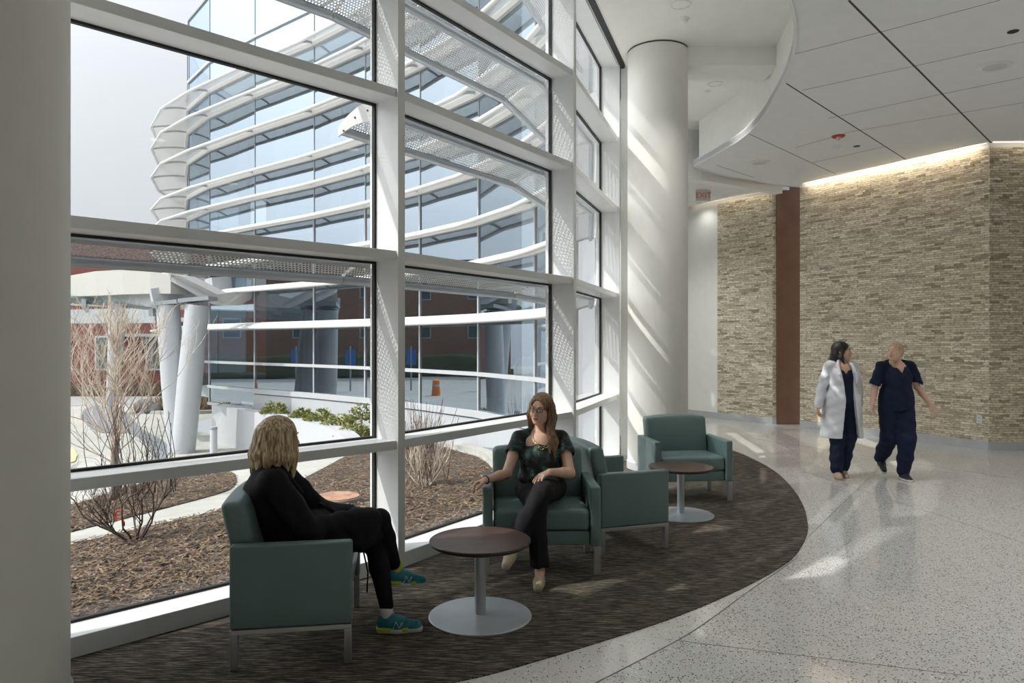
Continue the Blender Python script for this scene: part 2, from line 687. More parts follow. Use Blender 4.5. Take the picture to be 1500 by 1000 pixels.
M = {}
M['frame'] = plain('white_painted_aluminium', (0.80, 0.81, 0.82), 0.38, var=0.02, bump=0.04)
M['gasket'] = plain('black_rubber_gasket', (0.012, 0.012, 0.014), 0.6)
M['ceiling'] = plain('ceiling_paint', (0.86, 0.85, 0.81), 0.85, var=0.02)
M['panel'] = plain('ceiling_panel', (0.82, 0.83, 0.83), 0.7, var=0.02)
M['joint'] = plain('ceiling_joint', (0.06, 0.06, 0.06), 0.8)
M['cream'] = plain('cream_wall_paint', (0.87, 0.87, 0.83), 0.8, var=0.02)
M['column'] = plain('column_paint', (0.80, 0.79, 0.74), 0.6, var=0.02, bump=0.05)
M['stone'] = stone_mat('ledger_stone')
M['rust'] = plain('rust_brown_panel', (0.20, 0.10, 0.065), 0.45, var=0.12, scale=3)
M['base'] = plain('grey_rubber_baseboard', (0.50, 0.51, 0.53), 0.5)
M['terrazzo'] = terrazzo_mat('terrazzo', (0.66, 0.66, 0.645), 0.32)
M['terrazzo_edge'] = terrazzo_mat('terrazzo_border', (0.73, 0.72, 0.68), 0.13)
M['divider'] = plain('zinc_divider', (0.25, 0.25, 0.25), 0.4, metal=0.6)
M['carpet'] = carpet_mat('striated_carpet')
M['glass'] = glass_mat('window_glass', (0.96, 0.98, 0.975), 0.04)
M['perf'] = perforated('perforated_white_metal', (0.80, 0.81, 0.83), hole=0.0082)
M['alu'] = plain('painted_tube', (0.50, 0.53, 0.57), 0.35, metal=0.3)
M['bolt'] = plain('dark_bolt', (0.05, 0.05, 0.06), 0.4, metal=0.8)
M['cove'] = emit_mat('cove_lamp', (1.0, 0.88, 0.70), 1.0)
M['lamp'] = emit_mat('downlight_lamp', (1.0, 0.93, 0.8), 3.0)
M['chrome'] = plain('polished_reflector', (0.75, 0.74, 0.72), 0.15, metal=1.0)
M['white'] = plain('white_plastic', (0.78, 0.78, 0.76), 0.4)
M['red'] = plain('red_plastic', (0.45, 0.03, 0.03), 0.4)
M['dark'] = plain('dark_plastic', (0.03, 0.03, 0.03), 0.5)
# ------------------------------------------------------------------ facade layout
def direction(deg):
    return Vector((math.cos(math.radians(deg)), math.sin(math.radians(deg))))


BAY = 2.6
M1 = Vector((-0.80, 5.25))
BAYDEG = [32, 45.3, 56.2, 71.5]          # bay 0 (behind the near column), 1, 2, 3
MP = {1: M1}
MP[0] = M1 - direction(45.3) * BAY
MP[-1] = MP[0] - direction(32) * BAY
MP[-2] = MP[-1] - direction(19) * BAY
MP[2] = M1 + direction(56.2) * BAY
MP[3] = MP[2] + direction(71.5) * BAY
MP[4] = MP[3] + direction(84) * BAY      # two more bays, hidden behind the round column
MP[5] = MP[4] + direction(83) * BAY
DEPTH = 0.256
LEV = {'sill': 0.90, 't2': 2.275, 't3': 3.45, 't4': 4.40}   # mid heights of the transoms
CEIL = 5.42
SOFFIT = 4.65


def outward(deg):
    a = math.radians(deg + 90)
    return Vector((math.cos(a), math.sin(a)))


def v3(p, z):
    return Vector((p[0], p[1], z))


bis = {-2: outward(18), -1: outward(24.5), 0: outward(37.5), 1: outward(50.5), 2: outward(63.75), 3: outward(77.75), 4: outward(83.5), 5: outward(83)}
GP = {k: MP[k] + bis[k] * DEPTH for k in MP}       # glass line points

# windows: one structure per bay, with mullion, transoms, panes, gaskets
WIN = {}
for n, (a, b) in enumerate(((-1, 0), (0, 1), (1, 2), (2, 3), (3, 4), (4, 5))):
    w = struct(empty('window_%d' % (n + 1), v3(MP[b], 0)))
    WIN[b] = w
    inv = Matrix.Translation(-w.location)
    dirv = (MP[b] - MP[a]).normalized()

    def L(p, z, o=w):
        return Vector((p[0], p[1], z)) - Vector(o.location)
    # mullion at b
    mb = MB()
    t = Vector((-bis[b].y, bis[b].x))
    g = GP[b] + bis[b] * 0.06
    q = [MP[b] - t * 0.033, MP[b] + t * 0.033, g + t * 0.033, g - t * 0.033]
    mb.prism([(p[0] - w.location.x, p[1] - w.location.y) for p in q], 0.0, CEIL + 0.3)
    mb.build('mullion', M['frame'], w, bevel=0.004)
    # transoms
    ia = MP[a] + bis[a] * 0.02
    ib = MP[b] + bis[b] * 0.02
    ga, gb = GP[a], GP[b]
    tb_ = Vector((-bis[b].y, bis[b].x)); ta_ = Vector((-bis[a].y, bis[a].x))
    for key in ('sill', 't2', 't3', 't4'):
        z = LEV[key]
        mb = MB()
        mb.prism([(p[0] - w.location.x, p[1] - w.location.y) for p in (ia, ib, gb + bis[b] * 0.05, ga + bis[a] * 0.05)], z - 0.033, z + 0.033)
        mb.build('window_sill' if key == 'sill' else 'transom', M['frame'], w, bevel=0.004)
    mb = MB()
    mb.prism([(p[0] - w.location.x, p[1] - w.location.y) for p in (ia, ib, gb + bis[b] * 0.05, ga + bis[a] * 0.05)], 0.0, 0.108)
    mb.build('base_rail', M['frame'], w, bevel=0.004)
    mb = MB()
    mb.prism([(p[0] - w.location.x, p[1] - w.location.y) for p in (ia, ib, gb + bis[b] * 0.05, ga + bis[a] * 0.05)], CEIL - 0.02, CEIL + 0.3)
    mb.build('head_rail', M['frame'], w)
    # gaskets round each pane
    mb = MB()
    zs = [0.108, LEV['sill'] - 0.033, LEV['sill'] + 0.033, LEV['t2'] - 0.033, LEV['t2'] + 0.033, LEV['t3'] - 0.033, LEV['t3'] + 0.033, LEV['t4'] - 0.033, LEV['t4'] + 0.033, CEIL - 0.02]
    pa = ga + dirv * 0.033
    pb = gb - dirv * 0.033
    for z0, z1 in zip(zs[0::2], zs[1::2]):
        for zz, s in ((z0, 1), (z1, -1)):
            mb.beam(L(pa, zz + s * 0.008), L(pb, zz + s * 0.008), 0.03, 0.016)
        for p, s in ((pa, 1), (pb, -1)):
            pp = p + dirv * 0.008 * s
            mb.beam(L(pp, z0), L(pp, z1), 0.016, 0.03, up=(bis[b].x, bis[b].y, 0))
    mb.build('gasket', M['gasket'], w)
    for z0, z1 in zip(zs[0::2], zs[1::2]):
        mb = MB()
        mb.add([L(pa, z0), L(pb, z0), L(pb, z1), L(pa, z1)], [(0, 1, 2, 3)])
        mb.build('pane', M['glass'], w)

# ------------------------------------------------------------------ floors
FAC = [tuple(MP[k]) for k in (-2, -1, 0, 1, 2, 3)]
FAC_G = [tuple(GP[k]) for k in (-2, -1, 0, 1, 2, 3)]
carpet_pts = [(-4.6, 2.35), (-3.6, 2.62), (-2.6, 2.85), (-1.7, 3.05), (-0.9, 3.28), (-0.258, 3.505), (0.177, 3.76), (0.655, 4.086), (1.03, 4.37), (1.488, 4.78), (1.895, 5.205), (2.18, 5.57), (2.53, 6.2), (2.75, 6.75), (2.93, 7.29), (3.105, 7.95), (3.27, 8.745), (3.353, 9.4), (3.376, 10.11), (3.35, 10.75), (3.22, 11.5), (2.95, 12.2), (2.35, 12.75)]
carpet_edge = smooth_path(carpet_pts, 5)
far_left = [(1.55, 9.95), (1.62, 10.6), (2.0, 12.9)]
floor_poly = [(-4.9, -2.5), (9.6, -2.5), (9.6, 11.2), (7.3, 11.2), (5.75, 14.1), (5.75, 15), (4.6, 16.0), (3.5, 17.6), (2.6, 17.6)] + [tuple(GP[k]) for k in (5, 4, 3, 2, 1, 0, -1, -2)]
struct(poly_mesh('floor', floor_poly, 0.0, M['terrazzo']))
cp = carpet_edge + [(2.05, 12.7)] + [tuple(MP[k]) for k in (4, 3, 2, 1, 0, -1)] + [(-5.0, 1.6)]
mb = MB()
mb.prism(cp, 0.001, 0.008)
tag(mb.build('carpet', M['carpet']), 'dark brown striated carpet with a curved edge along the windows', 'carpet')
div_pts = smooth_path([(-1.2, 2.35), (-0.25, 2.93), (0.15, 3.25), (0.417, 3.505), (0.69, 3.77), (0.95, 4.03), (1.173, 4.287), (1.587, 4.805), (1.9, 5.18), (2.2, 5.55)], 5)
border = div_pts + [p for p in reversed(carpet_edge) if -1.9 < p[0] < 2.19 and p[1] < 5.6]
o = poly_mesh('trim_1', border, 0.0015, M['terrazzo_edge']); struct(o)
mb = MB()
mb.wall(div_pts, 0.0, 0.0022, 0.006)
struct(mb.build('trim_2', M['divider']))
# straight joints across the terrazzo
mb = MB()
for a, b in ((flr(942, 932), flr(1420, 990)), (flr(1176, 690), flr(1490, 792)), (flr(1090, 640), flr(1480, 700)), (flr(1305, 668), flr(1180, 790))):
    mb.wall([a, b], 0.0, 0.0018, 0.003)
struct(mb.build('trim_3', M['divider']))

# ------------------------------------------------------------------ columns
def column(name, c, r, label, z1):
    root = empty(name, (c[0], c[1], 0.0085))
    MB().lathe([(r, 0.0), (r, z1 - 0.0085)], 72).build('shaft', M['column'], root, smooth=True, angle=0.6)
    MB().lathe([(r + 0.012, 0.0), (r + 0.012, 0.09), (r + 0.004, 0.10), (r - 0.002, 0.10)], 72, closed=False).build('base_ring', M['base'], root, smooth=True, angle=0.6)
    MB().lathe([(r + 0.003, z1 - 0.03), (r + 0.003, z1 - 0.012)], 72, closed=False).build('top_reveal', M['joint'], root, smooth=True)
    return tag(root, label, 'column')


column('round_column', (-2.335, 3.08), 0.39, 'thick round grey column standing close at the left edge of the view', CEIL)
column('round_column', (1.895, 9.42), 0.385, 'tall cream round column beside the last window, striped with sunlight', CEIL)

# ------------------------------------------------------------------ ceilings
edge_px = [(1150, -40), (1155, 0), (1162, 30), (1163, 60), (1157, 90), (1148, 115), (1130, 148), (1112, 177), (1085, 203), (1050, 224), (1016, 243)]
edge1 = [ceil_pt(x, y, SOFFIT) for x, y in edge_px]
edge1 = [(-1.2, -2.5), (0.35, 2.0), (1.35, 4.2)] + edge1
edge1 = smooth_path(edge1, 5)
tip = edge1[-1]
edge2 = smooth_path([tip, (3.67, 12.98), (4.37, 13.42), (5.05, 13.83), (5.6, 14.05)], 4)
# lower ceiling: panel slab; it stops short of the stone walls for the cove light
low_poly = edge1 + edge2[1:] + [(5.52, 13.72), (7.2, 10.85), (9.6, 10.8), (9.6, -2.5)]
mb = MB()
mb.prism(low_poly, SOFFIT, SOFFIT + 0.085)
struct(mb.build('ceiling', M['panel'], fixn=True))
mb = MB()
mb.wall(offset_path(edge1, 0.0), SOFFIT - 0.012, SOFFIT + 0.1, 0.03, -1)
mb.wall(offset_path(edge2, 0.0), SOFFIT - 0.012, SOFFIT + 0.1, 0.03, -1)
struct(mb.build('trim_4', M['frame']))
# fascia above the slab edge
fas = offset_path([p for p in edge1], -0.10)
mb = MB()
mb.wall(fas, SOFFIT + 0.08, CEIL + 0.02, 0.04, -1)
struct(mb.build('wall_fascia', M['cream']))
# upper ceiling over the lounge
up_poly = offset_path(edge1, -0.16) + [(3.4, 13.3), (1.9, 12.95)] + [tuple(GP[k]) for k in (4, 3, 2, 1, 0, -1, -2)] + [(-5.5, -2.5)]
mb = MB()
mb.prism(up_poly, CEIL, CEIL + 0.06)
struct(mb.build('ceiling_upper', M['ceiling'], fixn=True))
# header that closes the far end of the high ceiling
hd = smooth_path([(1.85, 12.7), (3.2, 12.86), (3.7, 13.08), (4.4, 13.5), (5.0, 13.86), (5.24, 14.02)], 4)
mb = MB()
mb.wall(hd, 4.52, CEIL + 0.3, 0.18, 1)
struct(mb.build('wall_header', M['cream']))
# dark track along the head of the windows
mb = MB()
mb.wall([tuple(MP[k]) for k in (-1, 0, 1, 2, 3, 4)], CEIL - 0.012, CEIL + 0.05, 0.07, -1)
struct(mb.build('trim_5', M['gasket']))
# ceiling beam from the column to the fascia
mb = MB()
mb.box((2.62, 9.42, 5.31), (1.6, 0.34, 0.26))
mb.box((2.62, 9.72, 5.24), (1.6, 0.26, 0.10))
struct(mb.build('ceiling_beam', M['cream'], bevel=0.004))
# corridor ceiling behind the header
mb = MB()
mb.prism([(1.85, 12.8), (3.2, 13.05), (3.7, 13.27), (4.4, 13.7), (5.05, 14.1), (5.5, 14.35), (5.1, 14.42), (4.33, 15.42), (3.35, 17.2), (2.0, 17.6)], SOFFIT, SOFFIT + 0.06)
struct(mb.build('ceiling_corridor', M['panel'], fixn=True))

# panel joints of the lower ceiling
mb = MB()


def cjoint(px0, px1, w=0.012, z=SOFFIT):
    a = ceil_pt(*px0, z); b = ceil_pt(*px1, z)
    mb.wall([a, b], z - 0.002, z + 0.01, w)


cjoint((1245, 0), (1453, 209), 0.02)
cjoint((1153, 122), (1327, 233), 0.016)
cjoint((1098, 196), (1225, 255), 0.010)
cjoint((1050, 242), (1105, 260), 0.008)
for a, b in (((1164, 79), (1289, 47)), ((1289, 47), (1465, 0)), ((1175, 132), (1342, 96)), ((1342, 96), (1500, 61)), ((1215, 173), (1382, 137)), ((1382, 137), (1500, 113)), ((1165, 216), (1245, 193)), ((1245, 193), (1420, 163)), ((1420, 163), (1500, 150)), ((1190, 238), (1300, 214))):
    cjoint(a, b, 0.005)
struct(mb.build('trim_6', M['joint']))

# ------------------------------------------------------------------ walls
def uv_wall(name, a, b, z0, z1, mat, th=0.2, side=1, u0=0.0):
    """thick wall with metric UVs on every face"""
    a = Vector(a); b = Vector(b)
    d = (b - a).normalized()
    n = Vector((-d.y, d.x)) * th * side
    ln = (b - a).length
    P = [a, b, b + n, a + n]
    mb = MB()
    uvs = []
    segs = [(P[0], P[1], 0, ln), (P[1], P[2], ln, ln + th), (P[2], P[3], 0, ln), (P[3], P[0], -th, 0)]
    for p, q, s0, s1 in segs:
        mb.add([v3(p, z0), v3(q, z0), v3(q, z1), v3(p, z1)], [(0, 1, 2, 3)])
        uvs += [(u0 + s0, z0), (u0 + s1, z0), (u0 + s1, z1), (u0 + s0, z1)]
    mb.add([v3(p, z1) for p in P], [(0, 1, 2, 3)])
    uvs += [(0, 0), (ln, 0), (ln, th), (0, th)]
    mb.uv = uvs
    return struct(mb.build(name, mat, fixn=True))


uv_wall('wall_stone', (5.53, 13.9), (7.26, 11.02), 0.13, 4.60, M['stone'], 0.22, 1)
uv_wall('wall_right', (7.26, 11.0), (9.6, 10.975), 0.13, 4.60, M['stone'], 0.22, 1, 3.1)
uv_wall('wall_far', (4.40, 15.5), (5.20, 14.45), 0.13, 4.60, M['stone'], 0.1, 1, 5.7)
uv_wall('wall_far_return', (5.20, 14.45), (5.285, 14.44), 0.13, 4.60, M['stone'], 0.1, 1, 8.3)
MB().box((5.50, 14.45, 2.4), (0.46, 0.10, 4.8)).build('wall_rust_panel', M['rust'])['kind'] = 'structure'
mb = MB()
mb.wall([(3.3, 17.3), (4.36, 15.56), (4.40, 15.5)], 0.0, 4.60, 0.15, 1)
struct(mb.build('wall_end', M['cream']))
for nm, p in (('baseboard_stone', [(5.535, 13.9), (7.26, 11.02)]), ('baseboard_right', [(7.26, 11.0), (9.6, 10.975)]), ('baseboard_far', [(4.40, 15.5), (5.20, 14.45), (5.285, 14.44)]), ('baseboard_end', [(3.3, 17.29), (4.40, 15.495)])):
    mb = MB()
    mb.wall(offset_path(p, -0.012), 0.0, 0.13, 0.10, 1)
    struct(mb.build(nm, M['base']))
# upper backing walls above the cove slots
mb = MB()
mb.wall([(5.53, 13.9), (7.26, 11.02), (9.6, 10.97)], 4.58, CEIL + 0.3, 0.2, 1)
mb.wall([(3.3, 17.4), (4.40, 15.52), (5.3, 14.5)], 4.58, CEIL + 0.3, 0.2, 1)
struct(mb.build('wall_upper', M['cream']))
# wall beside the last window, closing the lounge behind the column
mb = MB()
mb.prism([(1.50, 9.97), (1.66, 9.90), (1.70, 10.06), (1.54, 10.12)], 0.0, CEIL + 0.05)
struct(mb.build('wall_left', M['cream'], fixn=True))
mb = MB()
mb.prism([(2.11, 15.06), (2.25, 15.06), (3.2, 17.4), (2.6, 17.7), (1.85, 15.1)], 0.0, CEIL + 0.05)
struct(mb.build('wall_beyond', M['cream'], fixn=True))
mb = MB()
mb.wall([(1.495, 9.96), (1.665, 9.885)], 0.0, 0.10, 0.014, 1)
struct(mb.build('baseboard_left', M['frame']))

# roof deck over the whole lobby
mb = MB()
mb.prism([tuple(GP[k]) for k in (-2, -1, 0, 1, 2, 3, 4, 5)] + [(2.5, 17.8), (3.6, 17.9), (6.2, 14.8), (7.5, 11.4), (9.9, 11.3), (9.9, -2.7), (-5.4, -2.7)], CEIL + 0.3, CEIL + 0.5)
struct(mb.build('ceiling_roof_deck', M['cream'], fixn=True))

# cove lights
def cove(path, label):
    root = empty('cove_light', v3(path[0], 4.66))
    mb = MB()
    mb.wall([(p[0] - path[0][0], p[1] - path[0][1]) for p in path], -0.005, 0.03, 0.05, 1)
    mb.build('light_strip', M['cove'], root)
    mb = MB()
    mb.wall([(p[0] - path[0][0], p[1] - path[0][1]) for p in path], 0.03, 0.05, 0.06, 1)
    mb.build('housing', M['white'], root)
    return tag(root, label, 'light')


cove(offset_path([(5.56, 13.8), (7.22, 11.0)], -0.06), 'warm cove light strip along the top of the angled stone wall')
cove(offset_path([(7.28, 10.96), (9.5, 10.94)], -0.06), 'warm cove light strip above the darker stone wall at the far right')
cove(offset_path([(3.45, 16.9), (4.38, 15.46), (5.1, 14.5)], -0.06), 'warm cove light strip above the narrow stone wall beyond the column')
for a, b, e in (((5.6, 13.72), (7.15, 11.1), 11), ((7.5, 10.85), (9.5, 10.85), 5), ((4.4, 15.3), (5.1, 14.4), 4)):
    ld = bpy.data.lights.new('cove_glow', 'AREA')
    ld.shape = 'RECTANGLE'
    ln = (Vector(b) - Vector(a)).length
    ld.size = ln
    ld.size_y = 0.05
    ld.energy = e
    ld.color = (1.0, 0.88, 0.70)
    lo = bpy.data.objects.new('cove_glow', ld)
    COL.objects.link(lo)
    mid = (Vector(a) + Vector(b)) / 2
    dd = (Vector(b) - Vector(a)).normalized()
    lo.location = (mid.x + dd.y * 0.06, mid.y - dd.x * 0.06, 4.66)
    # the strip shines down and back onto the wall
    ex = Vector((dd.x, dd.y, 0))
    em = (Vector((-dd.y, dd.x, 0)) * 0.75 + Vector((0, 0, -1))).normalized()
    ez = -em
    ey = ez.cross(ex).normalized()
    lo.rotation_euler = Matrix((ex, ey, ez)).transposed().to_euler()

# ------------------------------------------------------------------ ceiling fittings
def downlight(px, py, z, label, power, r=0.085):
    x, y = ceil_pt(px, py, z)
    root = empty('downlight', (x, y, z))
    MB().lathe([(r, -0.004), (r + 0.022, -0.006), (r + 0.024, 0.0), (r, 0.003)], 32, closed=False).build('trim_ring', M['white'], root, smooth=True)
    MB().lathe([(r, -0.004), (r * 0.8, 0.05), (r * 0.45, 0.055)], 32, closed=False).build('reflector', M['chrome'], root, smooth=True)
    MB().lathe([(0.0, 0.05), (r * 0.45, 0.05)], 24, closed=False).build('bulb', M['lamp'], root)
    if power:
        ld = bpy.data.lights.new('downlight_beam', 'SPOT')
        ld.energy = power
        ld.spot_size = math.radians(150 if z < 5 else 95)
        ld.spot_blend = 0.8
        ld.color = (1.0, 0.98, 0.93)
        ld.shadow_soft_size = 0.08
        lo = bpy.data.objects.new('downlight_beam', ld)
        COL.objects.link(lo)
        lo.parent = root
        lo.location = (0, 0, -0.03)
    return tag(root, label, 'light')


downlight(997, 7, CEIL, 'chrome recessed downlight in the high ceiling, nearest the top of the view', 100, 0.10)
downlight(1048, 123, CEIL, 'chrome recessed downlight in the high ceiling beyond the beam', 60, 0.09)
downlight(1024, 296, SOFFIT, 'small recessed downlight beside the exit sign in the corridor ceiling', 8, 0.06)


def disc_thing(name, px, py, z, r, label, cat, mats, h=0.012):
    x, y = ceil_pt(px, py, z)
    root = empty(name, (x, y, z))
    MB().lathe([(0.0, -h), (r * 0.68, -h), (r * 0.7, -h + 0.002)], 40, closed=False).build('grille', mats[1], root)
    MB().lathe([(r * 0.69, -h), (r * 0.95, -h * 0.9), (r, -h * 0.4), (r, 0.002)], 40, closed=False).build('rim', mats[0], root, smooth=True, angle=0.8)
    return tag(root, label, cat)


M['grille'] = plain('speaker_grille', (0.62, 0.63, 0.63), 0.6, bump=0.3, bscale=500)
disc_thing('ceiling_speaker', 1457, 97, SOFFIT, 0.165, 'large round white ceiling speaker near the right edge', 'speaker', (M['white'], M['grille']))
disc_thing('ceiling_speaker', 1113, 238, SOFFIT, 0.17, 'round white ceiling speaker near the point of the lower ceiling', 'speaker', (M['white'], M['grille']))
disc_thing('sprinkler_cover', 1484, 46, SOFFIT, 0.05, 'small dark sprinkler cover in the panel ceiling at far right', 'sprinkler', (M['dark'], M['dark']), 0.006)
disc_thing('sprinkler_cover', 1255, 214, SOFFIT, 0.05, 'small dark sprinkler cover next to the red fire fitting', 'sprinkler', (M['dark'], M['dark']), 0.006)
disc_thing('sprinkler_cover', 1037, 133, CEIL, 0.05, 'small round sprinkler cover in the high ceiling beside the downlight', 'sprinkler', (M['white'], M['grille']), 0.008)


def detector(px, py, z, label):
    x, y = ceil_pt(px, py, z)
    root = empty('smoke_detector', (x, y, z))
    MB().lathe([(0.0, -0.055), (0.035, -0.053), (0.045, -0.04), (0.047, -0.022)], 32, closed=False).build('sensor', M['white'], root, smooth=True)
    MB().lathe([(0.052, -0.022), (0.058, -0.018), (0.06, 0.001)], 32).build('base', M['white'], root, smooth=True, angle=0.7)
    return tag(root, label, 'detector')


detector(1002, 27, CEIL, 'white smoke detector on the high ceiling beside the nearest downlight')
detector(1225, 214, SOFFIT, 'white smoke detector below the red fire fitting on the panel ceiling')
x, y = ceil_pt(1228, 199, SOFFIT)
root = empty('fire_alarm', (x, y, SOFFIT))
MB().lathe([(0.0, -0.02), (0.085, -0.018), (0.095, 0.0)], 36, closed=False).build('red_plate', M['red'], root, smooth=True, angle=0.7)
MB().lathe([(0.0, -0.075), (0.025, -0.072), (0.03, -0.02)], 20, closed=False).build('strobe', M['white'], root, smooth=True, angle=0.7)
tag(root, 'red round ceiling fire alarm with white strobe', 'alarm')

# exit sign hanging from the corridor ceiling
def text_mesh(name, body, size, mat, parent, depth=0.002):
    cu = bpy.data.curves.new(name + '_curve', 'FONT')
    cu.body = body
    cu.size = size
    cu.extrude = depth
    cu.align_x = 'CENTER'
    cu.align_y = 'CENTER'
    tmp = bpy.data.objects.new(name + '_tmp', cu)
    COL.objects.link(tmp)
    dg = bpy.context.evaluated_depsgraph_get()
    me = bpy.data.meshes.new_from_object(tmp.evaluated_get(dg))
    bpy.data.objects.remove(tmp)
    me.materials.clear()
    me.materials.append(mat)
    o = bpy.data.objects.new(name, me)
    COL.objects.link(o)
    o.parent = parent
    return o


M['exit_red'] = plain('exit_letter_red', (0.55, 0.10, 0.09), 0.4)
M['exit_face'] = plain('exit_face', (0.68, 0.62, 0.58), 0.4)
p = at(1030, 283, 14.3)
root = empty('exit_sign', (p.x, p.y, SOFFIT))
MB().rbox((0, 0, -0.118), (0.29, 0.03, 0.21), 0.006, seg=(1, 1, 1)).build('face', M['exit_face'], root, merge=True)
MB().box((0, 0, -0.006), (0.16, 0.05, 0.012)).build('canopy', M['white'], root)
o = text_mesh('lettering', 'EXIT', 0.15, M['exit_red'], root)
o.rotation_euler = (PI / 2, 0, 0)
o.location = (0, -0.017, -0.118)
tag(root, 'pale exit sign with red letters hanging from the corridor ceiling', 'sign')

# wall outlet on the stone wall
wd = (Vector((7.26, 11.02)) - Vector((5.53, 13.9))).normalized()
k = (1435 - 750) / F
s = (k * 13.9 - 5.53) / (wd.x - k * wd.y)
op = Vector((5.53, 13.9)) + wd * s
root = empty('wall_outlet', (op.x, op.y, EYE - (614 - 500) / F * op.y), math.atan2(wd.y, wd.x))
MB().rbox((0, -0.008, 0), (0.075, 0.012, 0.12), 0.004, seg=(1, 1, 1)).build('cover_plate', M['white'], root, merge=True)
for dz in (-0.026, 0.026):
    MB().box((0, -0.015, dz), (0.034, 0.004, 0.03)).build('socket', M['grille'], root)
tag(root, 'white electrical outlet low on the stone wall', 'outlet')

# walls of the lobby behind and to the right of the view
M['back_wall'] = plain('warm_grey_wall', (0.34, 0.32, 0.29), 0.8)
mb = MB()
mb.wall([(-5.2, -2.5), (9.7, -2.5), (9.7, 11.0)], 0.0, CEIL, 0.2, -1)
struct(mb.build('wall_back', M['back_wall']))
mb = MB()
mb.wall([tuple(GP[-2]), (-5.2, -2.5)], 0.0, CEIL, 0.2, -1)
struct(mb.build('wall_side', M['back_wall']))
# unseen fill downlights added overhead and behind the column to brighten the lobby
for i, (x, y) in enumerate(((4.4, 1.2), (7.4, 1.2), (4.9, 4.0), (7.6, 4.4), (7.6, 7.4), (2.95, 14.4))):
    root = empty('downlight', (x, y, SOFFIT))
    MB().lathe([(0.1, -0.004), (0.122, -0.006), (0.124, 0.0), (0.1, 0.003)], 32, closed=False).build('trim_ring', M['white'], root, smooth=True)
    MB().lathe([(0.0, -0.003), (0.1, -0.003)], 24, closed=False).build('bulb', M['lamp'], root)
    ld = bpy.data.lights.new('downlight_beam', 'SPOT')
    ld.energy = 235
    ld.spot_size = math.radians(125)
    ld.spot_blend = 1.0
    ld.color = (1.0, 0.985, 0.94)
    ld.shadow_soft_size = 0.15
    lo = bpy.data.objects.new('downlight_beam', ld)
    COL.objects.link(lo)
    lo.parent = root
    lo.location = (0, 0, -0.03)
    tag(root, 'unseen fill downlight added in the ceiling to brighten the lobby', 'light', 'added fill downlights')
# ------------------------------------------------------------------ outside: materials
M['shade_white'] = plain('white_coated_metal', (0.62, 0.62, 0.615), 0.4, var=0.02)
M['far_perf'] = plain('finely_perforated_louvre', (0.72, 0.72, 0.72), 0.45, var=0.02)
_nt = M['far_perf'].node_tree
_tr = N(_nt, 'ShaderNodeBsdfTransparent')
_mx = N(_nt, 'ShaderNodeMixShader')
_mx.inputs[0].default_value = 0.27      # open area of the fine holes
_nt.links.new(_nt.nodes['Principled BSDF'].outputs[0], _mx.inputs[1])
_nt.links.new(_tr.outputs[0], _mx.inputs[2])
_nt.links.new(_mx.outputs[0], _nt.nodes['Material Output'].inputs['Surface'])
M['bld_white'] = plain('white_metal_cladding', (0.43, 0.445, 0.47), 0.5, var=0.02)
M['far_glass'] = glass_mat('reflective_facade_glass', (0.40, 0.47, 0.49), 0.43, gcol=(0.68, 0.80, 0.92))
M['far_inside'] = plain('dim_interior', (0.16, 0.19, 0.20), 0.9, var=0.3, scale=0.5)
M['slab'] = plain('interior_slab', (0.30, 0.33, 0.35), 0.9)
M['concrete'] = speckle('pale_concrete', [(0.3, (0.30, 0.295, 0.275)), (0.5, (0.36, 0.355, 0.33)), (0.7, (0.41, 0.405, 0.38))], 1.3, 0.9, 0.1, 0.01)
M['paver'] = plain('grey_paver', (0.17, 0.18, 0.20), 0.85, var=0.15, scale=8)
M['asphalt'] = plain('asphalt', (0.30, 0.30, 0.30), 0.9, var=0.1)
M['mulch'] = speckle('bark_mulch', [(0.32, (0.014, 0.010, 0.008)), (0.45, (0.050, 0.033, 0.023)), (0.56, (0.115, 0.078, 0.052)), (0.66, (0.23, 0.165, 0.11)), (0.78, (0.48, 0.38, 0.27))], 11, 0.95, 1.0, 0.06, detail=9)
M['chip'] = speckle('bark_chips', [(0.32, (0.025, 0.017, 0.012)), (0.47, (0.085, 0.056, 0.038)), (0.60, (0.25, 0.17, 0.105)), (0.72, (0.62, 0.50, 0.35))], 16, 0.9, 0.2, 0.01)
M['bark'] = speckle('grey_bark', [(0.3, (0.16, 0.12, 0.10)), (0.6, (0.38, 0.31, 0.26)), (0.8, (0.5, 0.44, 0.38))], 30, 0.9, 0.3, 0.01)
M['twig'] = speckle('pale_twigs', [(0.3, (0.40, 0.33, 0.27)), (0.7, (0.72, 0.63, 0.54))], 20, 0.9, 0.1, 0.01)
M['twig_dark'] = speckle('dark_twigs', [(0.3, (0.05, 0.035, 0.03)), (0.7, (0.17, 0.12, 0.10))], 20, 0.9, 0.1, 0.01)
M['juniper'] = speckle('juniper_green', [(0.3, (0.05, 0.075, 0.02)), (0.45, (0.16, 0.19, 0.05)), (0.6, (0.36, 0.35, 0.10)), (0.75, (0.50, 0.44, 0.16))], 5, 0.8, 0.1, 0.01)
M['drygrass'] = speckle('dry_grass', [(0.3, (0.12, 0.08, 0.04)), (0.7, (0.42, 0.32, 0.18))], 3, 0.9, 0.1, 0.01)
M['brick'] = brick_mat('red_brick', (0.125, 0.034, 0.030), (0.165, 0.05, 0.042), (0.20, 0.13, 0.12))
M['brick_tan'] = brick_mat('brown_brick', (0.20, 0.10, 0.07), (0.26, 0.14, 0.10), (0.30, 0.22, 0.19))
M['win_dark'] = plain('dark_window', (0.05, 0.10, 0.11), 0.15)
M['canopy_glass'] = glass_mat('canopy_glass', (0.78, 0.90, 0.87), 0.03)
M['v_col'] = plain('white_steel_column', (0.43, 0.45, 0.48), 0.4, var=0.02)
